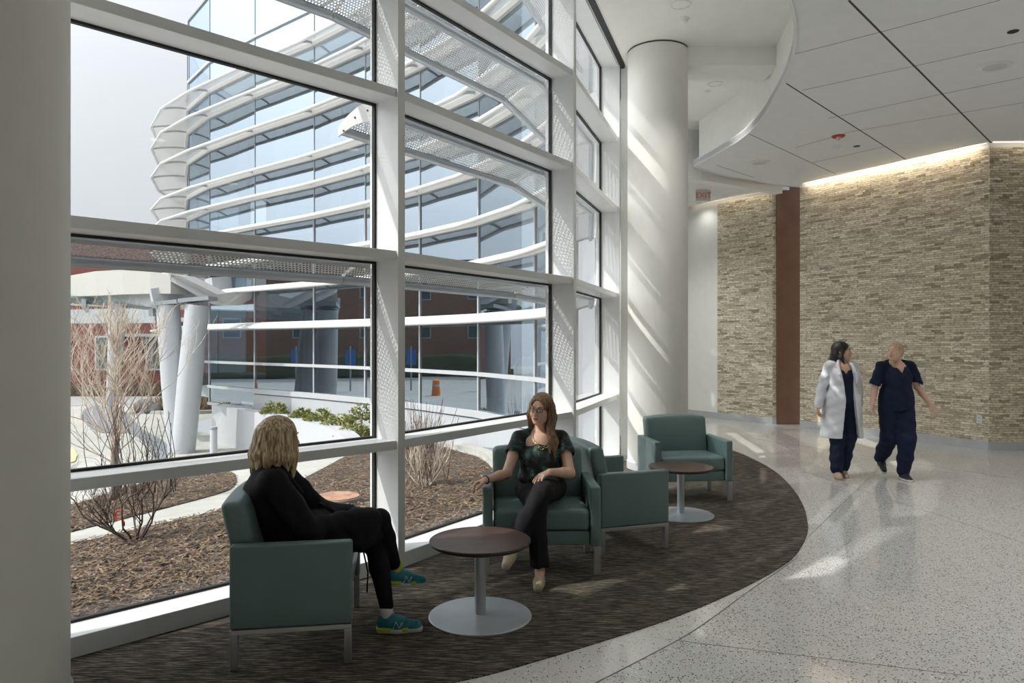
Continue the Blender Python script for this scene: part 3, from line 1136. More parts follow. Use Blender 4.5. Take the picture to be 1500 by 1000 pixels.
M['rust_iron'] = plain('rusty_plate', (0.33, 0.19, 0.13), 0.8, var=0.3, scale=9, bump=0.3, bscale=60)
M['yellow'] = plain('yellow_paint', (0.72, 0.60, 0.25), 0.7)
M['ribbon'] = plain('red_ribbon', (0.6, 0.05, 0.05), 0.6)
M['boulder'] = speckle('boulder', [(0.3, (0.06, 0.06, 0.06)), (0.7, (0.25, 0.24, 0.23))], 3, 0.9, 0.5, 0.03)
M['orange'] = plain('orange_plastic', (0.75, 0.20, 0.04), 0.5)
M['blue_sign'] = plain('blue_sign', (0.03, 0.12, 0.42), 0.4)
M['hedge'] = speckle('hedge_green', [(0.3, (0.02, 0.035, 0.015)), (0.7, (0.07, 0.10, 0.04))], 3, 0.9, 0.5, 0.1)


# ------------------------------------------------------------------ ground
def zg(x, y):
    z = -0.08 + 0.0707 * (x + 1.8) - 0.0679 * (y - 4.9)
    k = 0.25
    m = -1.9
    h = max(0.0, min(1.0, 0.5 + 0.5 * (z - m) / k))
    return m + (z - m) * h + k * h * (1 - h) * 0.5


def gh(px, py):
    """where the ray through a pixel meets the sloping ground"""
    u = (px - 750) / F
    v = (py - 500) / F
    den = v + 0.0707 * u - 0.0679
    Y = 1.27 / den if den > 0 else 1e9
    if Y > 60 or EYE - v * Y < -1.9:
        Y = (EYE + 1.9) / v
    return (u * Y, Y)


gp = [tuple(GP[k] + bis[k] * 0.04) for k in (-2, -1, 0, 1, 2, 3)]
ground_poly = gp + [tuple(GP[4]), (1.2, 12.6), (0.6, 14.6), (-0.6, 17.0), (-2.2, 19.0), (-4.0, 20.9), (-6.0, 22.7), (-8.6, 24.8), (-11.0, 27.0), (-12.7, 29), (-13.9, 31.2), (-13.9, 75), (-75, 75), (-75, -8), (-9, -8)]
struct(poly_mesh('ground', ground_poly, zg, M['concrete'], cuts=7))
bed = [gp[1], gp[2], gp[3], gp[4], gh(752, 722), gh(745, 712), gh(712, 677), gh(698, 669), gh(656, 657), (-1.35, 17.3), (-2.5, 18.7), (-4.0, 20.3), (-5.6, 21.7), (-7.6, 23.4), (-7.4, 22.6), (-5.2, 20.2), (-3.95, 18.2)] + [gh(*p) for p in ((505, 669), (470, 688), (441, 703), (390, 726), (330, 746), (220, 771), (105, 798), (-60, 838))]
o = poly_mesh('mulch_bed', bed, lambda x, y: zg(x, y) + 0.012, M['mulch'], cuts=7)
tag(o, 'large brown bark mulch bed right outside the windows', 'mulch', kind='stuff')
bed2 = smooth_path([gh(*p) for p in ((-60, 812), (105, 779), (240, 745), (315, 725), (340, 715), (347, 702), (338, 692), (300, 684), (240, 698), (105, 740), (-60, 775))], 3)
o = poly_mesh('mulch_bed', bed2, lambda x, y: zg(x, y) + 0.012, M['mulch'], cuts=7)
tag(o, 'smaller brown mulch bed beyond the white path at left, around the bare tree', 'mulch', kind='stuff')


def chips(poly, n, name, label, near=None, size=(0.02, 0.07)):
    xs = [p[0] for p in poly]; ys = [p[1] for p in poly]
    out = MB()
    r = random.Random(hash(name) % 1000 + n)
    r = random.Random(n)
    cnt = 0
    tries = 0
    while cnt < n and tries < n * 40:
        tries += 1
        x = r.uniform(min(xs), max(xs)); y = r.uniform(min(ys), max(ys))
        if r.random() > min(1.0, (6.5 / max(3.5, y)) ** 2):
            continue
        ins = False
        j = len(poly) - 1
        for i in range(len(poly)):
            if (poly[i][1] > y) != (poly[j][1] > y) and x < (poly[j][0] - poly[i][0]) * (y - poly[i][1]) / (poly[j][1] - poly[i][1]) + poly[i][0]:
                ins = not ins
            j = i
        if not ins:
            continue
        L_ = r.uniform(*size); w = r.uniform(0.004, 0.012)
        a = r.uniform(0, PI); tz = r.uniform(-0.35, 0.35)
        d = Vector((math.cos(a), math.sin(a), tz)) * L_
        s = Vector((-math.sin(a), math.cos(a), r.uniform(-0.4, 0.4))) * w
        c = Vector((x, y, zg(x, y) + 0.022 + r.uniform(0, 0.02)))
        out.add([c - d - s, c + d - s * 0.6, c + d + s * 0.6, c - d + s], [(0, 1, 2, 3)])
        cnt += 1
    tag(out.build(name, M['chip']), label, 'mulch', kind='stuff')


chips(bed, 16000, 'bark_chips', 'loose bark chips and straw strewn over the large mulch bed')
chips(bed2, 4000, 'bark_chips', 'loose bark chips strewn over the smaller mulch bed at left', size=(0.03, 0.08))
# pavements
band = smooth_path([gh(*p) for p in ((118, 612), (126, 598), (158, 593), (186, 606), (208, 628), (236, 644), (249, 658), (246, 668), (232, 674), (216, 652), (186, 634), (150, 634), (128, 624))], 4)
struct(poly_mesh('pavement_band', band, lambda x, y: zg(x, y) + 0.02, M['paver'], cuts=4))
struct(poly_mesh('pavement_driveway', [gh(*p) for p in ((90, 595), (300, 588), (300, 572), (90, 574))], lambda x, y: zg(x, y) + 0.015, M['asphalt'], cuts=4))
tag(poly_mesh('yellow_marking', [gh(*p) for p in ((100, 656), (109, 659), (113, 667), (110, 676), (100, 680))], lambda x, y: zg(x, y) + 0.025, M['yellow']), 'yellow painted mark on the pavement at far left', 'road marking')
walk = [(-1.25, 16.95), (-0.62, 16.3), (0.5, 14.2), (1.2, 11.9), (1.33, 10.1), (1.0, 9.6), gh(775, 735), gh(755, 708), gh(716, 672), gh(704, 665), gh(672, 655)]
o = poly_mesh('walkway', walk, lambda x, y: zg(x, y) + 0.04, M['paver'], cuts=4)
struct(o)
mb = MB()
crv = smooth_path([gh(652, 655), gh(678, 660), gh(704, 668), gh(720, 680), gh(745, 706), gh(760, 730)], 4)
off = offset_path(crv, 0.22)
for i in range(len(crv) - 1):
    a, b, c, d = crv[i], crv[i + 1], off[i + 1], off[i]
    lo = [v3(p, zg(*p) - 0.05) for p in (a, b, c, d)]
    hi = [v3(p, zg(*p) + 0.10) for p in (a, b, c, d)]
    mb.add(lo + hi, [(0, 3, 2, 1), (4, 5, 6, 7), (0, 1, 5, 4), (1, 2, 6, 5), (2, 3, 7, 6), (3, 0, 4, 7)])
tag(mb.build('concrete_curb', M['concrete'], fixn=True), 'white concrete curb between the mulch bed and the grey walkway', 'curb')

# ------------------------------------------------------------------ sunshades on our own windows
def blade(path, outs, D, z, drop, d0=0.07, rows=8):
    """curved sheet following the glass line; returns a MB with metric UVs"""
    mb = MB()
    uv = []
    s = 0.0
    prev = None
    for p, n in zip(path, outs):
        if prev is not None:
            s += (Vector(p) - Vector(prev)).length
        prev = p
        for k in range(rows + 1):
            t = k / rows
            d = d0 + (D - d0) * t
            zz = z - drop * t ** 1.8 + 0.02 * math.sin(PI * t)
            q = Vector(p) + Vector(n) * d
            mb.v.append((q.x, q.y, zz))
            uv.append((s, t * (D - d0 + drop * 0.5)))
    for i in range(len(path) - 1):
        for k in range(rows):
            a = i * (rows + 1) + k
            mb.f.append((a, a + rows + 1, a + rows + 2, a + 1))
    mb.uv = uv
    return mb


def rib(mb, p, n, D, z, drop, h0=0.015, h1=0.022, th=0.008, d0=0.0):
    t_ = Vector((-n.y, n.x)) * th / 2
    K = 10
    for k in range(K):
        pts = []
        for kk in (k, k + 1):
            t = kk / K
            d = d0 + (D - d0) * t
            zz = z - drop * t ** 1.8 + 0.02 * math.sin(PI * t)
            q = Vector(p) + n * d
            for s_ in (-1, 1):
                for hh in (-(h1 + h0 * (1 - t)), 0.006):
                    pts.append((q.x + t_.x * s_, q.y + t_.y * s_, zz + hh))
        mb.add(pts, [(0, 2, 3, 1), (4, 5, 7, 6), (0, 1, 5, 4), (2, 6, 7, 3), (1, 3, 7, 5), (0, 4, 6, 2)])


def sunshade(a, b, z, D, drop, label, cap=None):
    root = empty('sunshade', v3(GP[a] + bis[a] * 0.1, z))
    base = Vector(root.location)
    path = [GP[a], GP[b]]
    # sub-points so that the sheet is finely divided
    sub = 6
    P = [GP[a].lerp(GP[b], k / sub) for k in range(sub + 1)]
    O = [(bis[a].lerp(bis[b], k / sub)) for k in range(sub + 1)]
    mbl = blade(P, O, D, z, drop)
    mbl.v = [tuple(Vector(q) - base) for q in mbl.v]
    mbl.build('perforated_blade', M['perf'], root, smooth=True)
    qa = v3(GP[a] + bis[a] * D, z - drop - 0.02) - base
    qb = v3(GP[b] + bis[b] * D, z - drop - 0.02) - base
    MB().tube([qa, qb], 0.034, 14).build('outer_tube', M['alu'], root, smooth=True, angle=0.8)
    qa = v3(GP[a] + bis[a] * 0.13, z - 0.035) - base
    qb = v3(GP[b] + bis[b] * 0.13, z - 0.035) - base
    MB().tube([qa, qb], 0.036, 14).build('inner_tube', M['alu'], root, smooth=True, angle=0.8)
    mr = MB()
    rib(mr, Vector((0, 0)), bis[b], D, 0, drop)
    o = mr.build('bracket', M['shade_white'], root)
    o.location = v3(GP[b], z) - base
    if cap:
        # solid end plate with bolts
        mr = MB()
        rib(mr, Vector((0, 0)), bis[a], D + 0.03, 0.01, drop, 0.10, 0.075, 0.012)
        o = mr.build('end_plate', M['shade_white'], root)
        o.location = v3(GP[a], z) - base
        for d, dz in ((0.12, -0.05), (0.08, -0.10), (0.27, -0.075), (0.41, -0.15)):
            q = GP[a] + bis[a] * d
            t_ = Vector((-bis[a].y, bis[a].x))
            MB().tube([v3(q + t_ * 0.012, z + dz) - base, v3(q - t_ * 0.012, z + dz) - base], 0.008, 8).build('bolt', M['bolt'], o).location = -o.location
    return tag(root, label, 'sunshade', None)


bayname = {4: 'last window bay behind the round column', 0: 'window bay hidden by the near column', 1: 'left window bay', 2: 'middle window bay', 3: 'narrow window bay by the column'}
for lv, z, D, drop, bays in (('lowest', LEV['t2'], 0.455, 0.12, (0, 1, 2, 3, 4)), ('second', LEV['t3'], 0.455, 0.12, (2, 3, 4)), ('third', LEV['t4'], 0.58, 0.13, (1, 2, 3, 4)), ('topmost', 6.0, 0.68, 0.14, (1, 2, 3, 4))):
    for bay in bays:
        sunshade(bay - 1, bay, z, D, drop, 'perforated white metal sunshade, %s row, outside the %s' % (lv, bayname[bay]), cap=(lv == 'second' and bay == 2))

# ------------------------------------------------------------------ curved glass wing across the court
J = [(1.12, 12.45), (0.80, 13.42), (0.471, 14.41), (-0.764, 16.7), (-2.37, 18.7), (-4.17, 20.6), (-6.12, 22.4), (-8.70, 24.5), (-11.15, 26.7), (-12.83, 28.75), (-13.95, 31.1), (-14.6, 33.7), (-14.75, 36.3), (-14.3, 38.9)]
Dl = [0.5, 0.5, 0.55, 0.58, 0.58, 0.58, 0.58, 0.60, 0.72, 1.0, 1.4, 1.75, 2.0, 2.0]
JV = [Vector(p) for p in J]
JN = []
for i in range(len(JV)):
    a = JV[max(0, i - 1)]; b = JV[min(len(JV) - 1, i + 1)]
    d = (b - a).normalized()
    JN.append(Vector((-d.y, d.x)))     # to the court
wing = empty('glass_building', (-6, 23, -1.9))
WB = Vector(wing.location)
TOP = 14.4


def wpart(mb, name, mat, parent=wing, **kw):
    off = WB if parent is wing else WB
    mb.v = [tuple(Vector(q) - WB) for q in mb.v]
    return mb.build(name, mat, parent, **kw)


for i in range(len(JV) - 1):
    z0 = -0.6 if i == 7 else 0.0
    mb = MB()
    mb.add([v3(JV[i], z0), v3(JV[i + 1], z0), v3(JV[i + 1], TOP), v3(JV[i], TOP)], [(0, 1, 2, 3)])
    wpart(mb, 'glazing', M['far_glass'])
for i in range(len(JV)):
    q = JV[i]
    mb = MB()
    mb.beam(v3(q + JN[i] * 0.01, -0.6 if i in (7, 8) else 0), v3(q + JN[i] * 0.01, 5.5), 0.045, 0.05, up=(JN[i].x, JN[i].y, 0))
    wpart(mb, 'mullion', M['bld_white'])
    mb = MB()
    mb.beam(v3(q, 5.5), v3(q, TOP), 0.03, 0.03, up=(JN[i].x, JN[i].y, 0))
    wpart(mb, 'joint', M['slab'])
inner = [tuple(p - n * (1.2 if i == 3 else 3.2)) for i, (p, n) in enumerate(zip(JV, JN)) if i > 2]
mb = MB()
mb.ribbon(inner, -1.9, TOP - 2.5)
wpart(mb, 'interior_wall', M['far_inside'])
for z in (0.0, 5.5, 9.9):
    mb = MB()
    mb.prism([tuple(p - n * 0.12) for p, n in list(zip(JV, JN))[3:]] + list(reversed(inner)), z - 0.45, z - 0.02)
    wpart(mb, 'floor_slab', M['slab'])
# interior blinds / partitions that show faintly through the glass
for i, (k, z0, z1) in enumerate(((4, 5.6, 9.4), (6, 5.6, 9.4), (7, 6.0, 9.4), (8, 5.6, 9.4), (5, 0.1, 4.9))):
    a = JV[k].lerp(JV[k + 1], 0.3) - JN[k] * 1.6
    mb = MB()
    mb.box((a.x, a.y, (z0 + z1) / 2), (0.35, 0.35, z1 - z0))
    wpart(mb, 'interior_column', M['bld_white'])
for z in (0.9, 11.94):
    mb = MB()
    mb.wall([tuple(p + n * 0.02) for p, n in zip(JV, JN)], z - 0.045, z + 0.045, 0.05, 1)
    wpart(mb, 'rail', M['bld_white'])
mb = MB()
mb.wall([tuple(p + n * 0.0) for p, n in zip(JV, JN)], TOP - 0.04, TOP + 0.03, 0.05, 1)
wpart(mb, 'parapet_cap', M['slab'])
mb = MB()
mb.wall([tuple(p + n * 0.02) for p, n in zip(JV[:8], JN[:8])], -0.10, 0.06, 0.08, 1)
mb.wall([tuple(p + n * 0.0) for p, n in zip(JV[:8], JN[:8])], -2.2, -0.13, 0.06, 1)
wpart(mb, 'base_wall', M['bld_white'])
mb = MB()
for z in (-0.62, 0.0):
    mb.wall([tuple(p + n * 0.02) for p, n in zip(JV[7:9], JN[7:9])], z - 0.05, z + 0.05, 0.08, 1)
wpart(mb, 'entry_rail', M['bld_white'])
LV = [2.20, 3.43, 4.38, 5.50, 6.47, 7.33, 8.70, 9.91, 10.83]
for z in LV:
    mb = MB()
    rows = 5
    low = z < 3
    for p, n, D in zip(JV, JN, Dl):
        for k in range(rows + 1):
            t = k / rows
            q = p + n * (0.06 + (D - 0.06) * t)
            mb.v.append((q.x, q.y, z + 0.06 - 0.15 * t ** 1.8 + 0.03 * math.sin(PI * t)))
    for i in range(len(JV) - 1):
        for k in range(rows):
            a = i * (rows + 1) + k
            mb.f.append((a, a + rows + 1, a + rows + 2, a + 1))
    lv = wpart(mb, 'louvre', M['far_perf'], smooth=True)
    mb = MB()
    mb.tube([v3(p + n * D, z - 0.11) for p, n, D in zip(JV, JN, Dl)], 0.052, 8)
    wpart(mb, 'outer_tube', M['shade_white'], lv, smooth=True)
    mb = MB()
    mb.wall([tuple(p + n * 0.01) for p, n in zip(JV, JN)], z - 0.07, z + 0.09, 0.09, 1)
    wpart(mb, 'transom', M['shade_white'], lv)
    mb = MB()
    for i in range(1, len(JV)):
        rib(mb, JV[i], JN[i], Dl[i], z + 0.06, 0.15, 0.0, 0.06, 0.03)
    wpart(mb, 'rib', M['bld_white'], lv)
tag(wing, 'tall curved glass building with white louvre bands across the courtyard', 'building')

# planter wall curving in front of it
pw = smooth_path([(-10.5, 25.3), (-9.0, 23.75), (-7.5, 22.15), (-5.9, 20.3), (-4.75, 18.7), (-4.15, 17.5), (-3.8, 17.1)], 5)
off = offset_path(pw, 0.42)
mb = MB()
n = len(pw)
for i in range(n - 1):
    f0 = 1 if True else 0
    pts = []
    for j in (i, i + 1):
        for q in (pw[j], off[j]):
            s_ = j / (n - 1)
            top = -0.58 - 0.25 * max(0, (s_ - 0.75) / 0.25) ** 2
            pts += [(q[0], q[1], -2.1), (q[0], q[1], top)]
    mb.add(pts, [(0, 4, 5, 1), (2, 3, 7, 6), (1, 5, 7, 3), (0, 2, 6, 4)])
    if i == 0:
        mb.f.append((len(mb.v) - 8, len(mb.v) - 7, len(mb.v) - 5, len(mb.v) - 6))
    if i == n - 2:
        mb.f.append((len(mb.v) - 4, len(mb.v) - 2, len(mb.v) - 1, len(mb.v) - 3))
tag(mb.build('raised_planter', M['bld_white'], fixn=True), 'low white curved planter wall in front of the glass building', 'planter')

# bollard
bx, by = gh(313, 668)
root = empty('bollard', (bx, by, zg(bx, by)))
MB().lathe([(0.10, 0.0), (0.10, 0.76)], 24).build('post', M['bld_white'], root, smooth=True, angle=0.8)
MB().lathe([(0.09, 0.76), (0.105, 0.78), (0.105, 0.84), (0.0, 0.86)], 24).build('light_head', M['slab'], root, smooth=True, angle=0.8)
tag(root, 'short white bollard on the pavement before the planter wall', 'bollard')

# ------------------------------------------------------------------ entrance canopy on leaning columns
can = empty('entrance_canopy', (-11, 23.2, -1.9))
CB = Vector(can.location)


def cpart(mb, name, mat, **kw):
    mb.v = [tuple(Vector(q) - CB) for q in mb.v]
    return mb.build(name, mat, can, **kw)


def cp_(px, py, Y):
    return at(px, py, Y)


arc_px = [(60, 25.5, 412, 437), (105, 24.6, 403, 434), (140, 23.8, 397, 433), (180, 23.1, 395, 431), (220, 22.6, 398, 430), (250, 22.4, 402, 430)]
mb = MB()
prev = None
rows_ = []
for px, Y, y0, y1 in arc_px:
    a = at(px, y0, Y); b = at(px, y1, Y)
    back = Vector((0.25, 0.55, 0))
    rows_.append([a, b, b + back, a + back])
for r0, r1 in zip(rows_[:-1], rows_[1:]):
    mb.add(r0 + r1, [(0, 4, 5, 1), (1, 5, 6, 2), (2, 6, 7, 3), (3, 7, 4, 0)])
mb.add(rows_[-1], [(0, 1, 2, 3)])
mb.add(rows_[0], [(3, 2, 1, 0)])
M['fascia_paint'] = plain('canopy_fascia_paint', (0.42, 0.415, 0.385), 0.6, var=0.02)
cpart(mb, 'curved_fascia', M['fascia_paint'], fixn=True, merge=True)
mb = MB()
arm = [(247, 401, 22.4), (262, 403, 22.5), (318, 431, 23.4), (345, 427, 24.0), (360, 420, 24.3), (360, 430, 24.3), (330, 446, 23.8), (312, 446, 23.4), (262, 418, 22.5), (250, 412, 22.4)]
fr_ = [at(*q) for q in arm]
bk_ = [q + Vector((0.25, 0.6, 0)) for q in fr_]
m_ = len(arm)
mb.add(fr_ + bk_, [tuple(reversed(range(m_))), tuple(range(m_, 2 * m_))] + [(i, (i + 1) % m_, m_ + (i + 1) % m_, m_ + i) for i in range(m_)])
cpart(mb, 'swept_arm', M['shade_white'], fixn=True)
mb = MB()
mb.beam(at(222, 430, 23.0), at(300, 422, 24.0), 0.25, 0.7)
cpart(mb, 'beam', M['v_col'])
mb = MB()
mb.beam(at(150, 428, 24.5), at(232, 438, 23.0), 0.25, 0.55)
cpart(mb, 'beam', M['v_col'])
mb = MB()
mb.beam(at(222, 437, 22.5), at(282, 428, 23.3), 0.25, 0.6)
cpart(mb, 'beam', M['v_col'])
mb = MB()
mb.beam(at(306, 418, 25.4), at(334, 416, 25.8), 0.9, 0.5)
cpart(mb, 'end_block', M['v_col'])
mb = MB()
mb.beam(at(105, 437, 26), at(240, 449, 24), 0.2, 0.3)
cpart(mb, 'beam', M['v_col'])
ga = [at(60, 428, 24.5), at(230, 452, 23), at(245, 452, 29), at(60, 446, 31)]
mb = MB()
mb.add(ga + [q + Vector((0, 0, 0.05)) for q in ga], [(0, 3, 2, 1), (4, 5, 6, 7), (0, 1, 5, 4), (1, 2, 6, 5), (2, 3, 7, 6), (3, 0, 4, 7)])
cpart(mb, 'glass_roof', M['canopy_glass'], fixn=True)
for k in range(4):
    mb = MB()
    t0 = k / 3
    mb.beam(ga[0].lerp(ga[1], 0.1 + 0.85 * t0) - Vector((0, 0, 0.15)), ga[3].lerp(ga[2], 0.1 + 0.85 * t0) - Vector((0, 0, 0.15)), 0.12, 0.25)
    cpart(mb, 'roof_rafter', M['v_col'])
mb = MB()
mb.beam(at(60, 464, 38), at(232, 462, 34), 0.4, 0.7)
cpart(mb, 'rear_fascia', M['slab'])
mb = MB()
mb.tube([at(263, 662, 23.2), at(254, 560, 23.0), at(246, 446, 22.8)], [0.34, 0.36, 0.345], 28)
cpart(mb, 'leaning_column', M['v_col'], smooth=True, angle=0.8)
mb = MB()
mb.tube([at(268, 666, 22.8), at(278, 560, 22.7), at(289, 446, 22.6)], [0.35, 0.37, 0.345], 28)
cpart(mb, 'leaning_column', M['v_col'], smooth=True, angle=0.8)
for x0, x1, yy, Y in ((226, 266, 446, 22.8), (268, 312, 441, 22.6)):
    mb = MB()
    mb.beam(at(x0, yy, Y), at(x1, yy - 4, Y), 0.7, 0.12)
    cpart(mb, 'column_cap', M['slab'])
mb = MB()
mb.tube([at(163, 606, 35.5), at(168, 530, 35.2), at(173, 455, 35)], [0.27, 0.32, 0.40], 24)
cpart(mb, 'leaning_column', M['v_col'], smooth=True, angle=0.8)
tag(can, 'white entrance canopy with glass roof on leaning round columns', 'canopy')

# ------------------------------------------------------------------ brick buildings
def brick_block(name, x0, x1, y0, y1, z0, z1, mat, label, wins=()):
    root = empty(name, ((x0 + x1) / 2, (y0 + y1) / 2, z0))
    b = Vector(root.location)
    mb = MB()
    uvs = []
    C = [(x0, y0), (x1, y0), (x1, y1), (x0, y1)]
    for i in range(4):
        p, q = C[i], C[(i + 1) % 4]
        ln = (Vector(q) - Vector(p)).length
        mb.add([v3(p, z0) - b, v3(q, z0) - b, v3(q, z1) - b, v3(p, z1) - b], [(0, 1, 2, 3)])
        uvs += [(0, 0), (ln, 0), (ln, z1 - z0), (0, z1 - z0)]
    mb.add([v3(p, z1) - b for p in C], [(0, 1, 2, 3)])
    uvs += [(0, 0)] * 4
    mb.uv = uvs
    mb.build('wall', mat, root)
    for face, c, z, w, h in wins:
        if face == 'y0':
            ctr = Vector((c, y0 - 0.03, z)); sz = (w, 0.12, h); fz = (w + 0.24, 0.08, h + 0.24)
        else:
            ctr = Vector((x1 + 0.03, c, z)); sz = (0.12, w, h); fz = (0.08, w + 0.24, h + 0.24)
        fr = MB().box(ctr - b, fz).build('window_frame', M['bld_white'], root)
        MB().box(ctr - b, sz).build('pane', M['win_dark'], fr)
    return root, tag(root, label, 'building')


r_, _ = brick_block('brick_building', -48, -14.0, 47, 60, -1.9, 5.2, M['brick'], 'red brick building with white framed windows behind the canopy', [('y0', x, z, 1.5, 2.0) for x in (-22.9, -26.2, -29.5, -33) for z in (0.9,)])
b = Vector(r_.location)
mb = MB()
mb.box(Vector((-37, 54, 7.2)) - b, (26, 12, 4.0))
mb.uv = [(q[0] + q[1], q[2]) for q in mb.v]
mb.build('upper_storey', M['brick'], r_)
MB().box(Vector((-23.2, 46.2, 2.05)) - b, (4.6, 1.8, 0.18)).build('awning', M['slab'], r_)
MB().box(Vector((-19.4, 45.8, 3.0)) - b, (5.0, 2.6, 0.25)).build('awning', M['bld_white'], r_)
MB().box(Vector((-30, 46.9, -1.5)) - b, (36, 0.5, 0.8)).build('planted_base', M['mulch'], r_)
brick_block('brick_building', -74, -60, -6, 46, -1.9, 10.5, M['brick_tan'], 'brown brick building mirrored in the glass across the courtyard', [('x1', y, z, 1.6, 1.8) for y in range(-3, 45, 6) for z in (3.0, 7.2)])
mb = MB()
mb.rbox((0, 0, 0), (1.6, 40, 2.2), 0.5, seg=(3, 20, 3), fn=lambda p, t: (p.x + 0.15 * math.sin(p.y * 3.1), p.y, p.z + 0.12 * math.sin(p.y * 2.3 + p.x)))
o = mb.build('hedge', M['hedge'], None, smooth=True)
o.location = (-55, 22, -0.8)
tag(o, 'long dark hedge before the brown brick building', 'hedge')

# traffic drums and a blue sign that the glass mirrors
for i, (x, y) in enumerate(((-33, 23.5), (-30, 27.5))):
    root = empty('traffic_drum', (x, y, zg(x, y)))
    MB().lathe([(0.30, 0.0), (0.28, 0.25), (0.26, 0.5), (0.24, 0.75), (0.22, 1.0), (0.12, 1.05), (0.0, 1.05)], 20).build('drum', M['orange'], root, smooth=True, angle=0.8)
    for z in (0.3, 0.6):
        MB().lathe([(0.285 - z * 0.05, z), (0.275 - z * 0.05, z + 0.13)], 20, closed=False).build('stripe', M['bld_white'], root, smooth=True)
    tag(root, ('orange striped traffic drum on the driveway, nearer the hedge', 'orange striped traffic drum on the driveway, nearer the glass building')[i], 'traffic drum', 'traffic drums on the driveway')
root = empty('road_sign', (-36, 25.5, -1.9))
MB().tube([(0, 0, 0), (0, 0, 3.2)], 0.06, 10).build('post', M['slab'], root)
MB().box((0, 0, 2.4), (0.08, 0.7, 1.1)).build('panel', M['blue_sign'], root)
tag(root, 'blue sign panel on a post beside the driveway', 'sign')

# ------------------------------------------------------------------ plants
def grow(r, base, direction_, length, rad, depth, mb, spread=0.6, up=0.25, kids=(2, 4), n=5, shrink=0.68, wig=0.12):
    p = Vector(base)
    d = Vector(direction_).normalized()
    pts = [p.copy()]
    seg = 4
    for k in range(seg):
        d = (d + Vector((r.gauss(0, wig), r.gauss(0, wig), r.gauss(0, wig) + up * 0.15))).normalized()
        p = p + d * length / seg
        pts.append(p.copy())
    mb.tube(pts, [rad * (1 - 0.45 * k / seg) for k in range(seg + 1)], n, cap=False)
    if depth <= 0:
        return
    for _ in range(r.randint(*kids)):
        i = r.randint(1, seg)
        ang = r.uniform(0, 2 * PI)
        side = Vector((math.cos(ang), math.sin(ang), 0))
        nd = (d * (1 - spread * 0.5) + side * spread + Vector((0, 0, up))).normalized()
        grow(r, pts[i], nd, length * r.uniform(shrink - 0.12, shrink + 0.12), max(0.0020, rad * 0.6), depth - 1, mb, spread, up, kids, max(3, n - 1), shrink, wig)


def ground_at(px, py):
    x, y = gh(px, py)
    return Vector((x, y, zg(x, y)))


g = ground_at(168, 735)
root = empty('bare_tree', g)
r = random.Random(21)
mt = MB()
trunk = [Vector((0, 0, -0.05)), Vector((0.01, 0, 0.35)), Vector((-0.01, 0.01, 0.7)), Vector((0.02, 0, 1.1)), Vector((0.0, 0.02, 1.6)), Vector((0.04, 0, 2.2)), Vector((0.03, 0.02, 2.75))]
mt.tube(trunk, [0.075, 0.062, 0.055, 0.048, 0.036, 0.024, 0.012], 10)
mt.build('trunk', M['bark'], root, smooth=True)
for z, cnt, ln in ((0.62, 3, 0.80), (0.8, 3, 1.0), (1.0, 4, 1.05), (1.3, 4, 0.95), (1.6, 4, 0.85), (1.95, 4, 0.7), (2.3, 4, 0.5)):
    mb = MB()
    for k in range(cnt):
        a = 2 * PI * (k + r.random()) / cnt
        grow(r, (0.0, 0.0, z + r.uniform(-0.1, 0.1)), (math.cos(a) * 0.75, math.sin(a) * 0.75, 0.8), ln, 0.0115, 3, mb, 0.58, 0.40, (3, 5), 5, 0.6, 0.13)
    mb.build('branches', M['twig'], root)
tag(root, 'leafless tree with many thin pale twigs outside the left window', 'tree')

g = ground_at(197, 792)
root = empty('bare_shrub', g)
r = random.Random(5)
mb = MB()
for k in range(8):
    a = 2 * PI * (k + 0.5 * r.random()) / 8
    grow(r, (0.04 * math.cos(a), 0.04 * math.sin(a), -0.02), (math.cos(a) * 1.0, math.sin(a) * 0.7, 0.85), 0.55, 0.012, 4, mb, 0.65, 0.40, (2, 4), 5, 0.66, 0.17)
mb.build('branches', M['twig_dark'], root)
mb = MB()
for k in range(26):
    a = r.uniform(0, 2 * PI); rr = r.uniform(0.05, 0.5)
    b0 = Vector((rr * math.cos(a), rr * math.sin(a) * 0.6, 0.5))
    mb.tube([b0, b0 + Vector((r.uniform(-.1, .1), 0, 0.4)), b0 + Vector((r.uniform(-.15, .15), r.uniform(-.1, .1), r.uniform(0.65, 0.9)))], [0.006, 0.004, 0.003], 4, cap=False)
mb.build('shoots', M['twig_dark'], root)
mb = MB()
mb.tube([(0.035 * math.cos(2 * PI * k / 14) - 0.13, -0.06, 0.28 + 0.05 * math.sin(2 * PI * k / 14)) for k in range(15)], 0.008, 6)
mb.tube([(-0.10, -0.06, 0.25), (-0.07, -0.07, 0.21), (-0.075, -0.06, 0.17)], 0.009, 6)
mb.build('ribbon', M['ribbon'], root)
tag(root, 'dark leafless shrub with a red ribbon tied to it, in the near mulch bed', 'shrub')

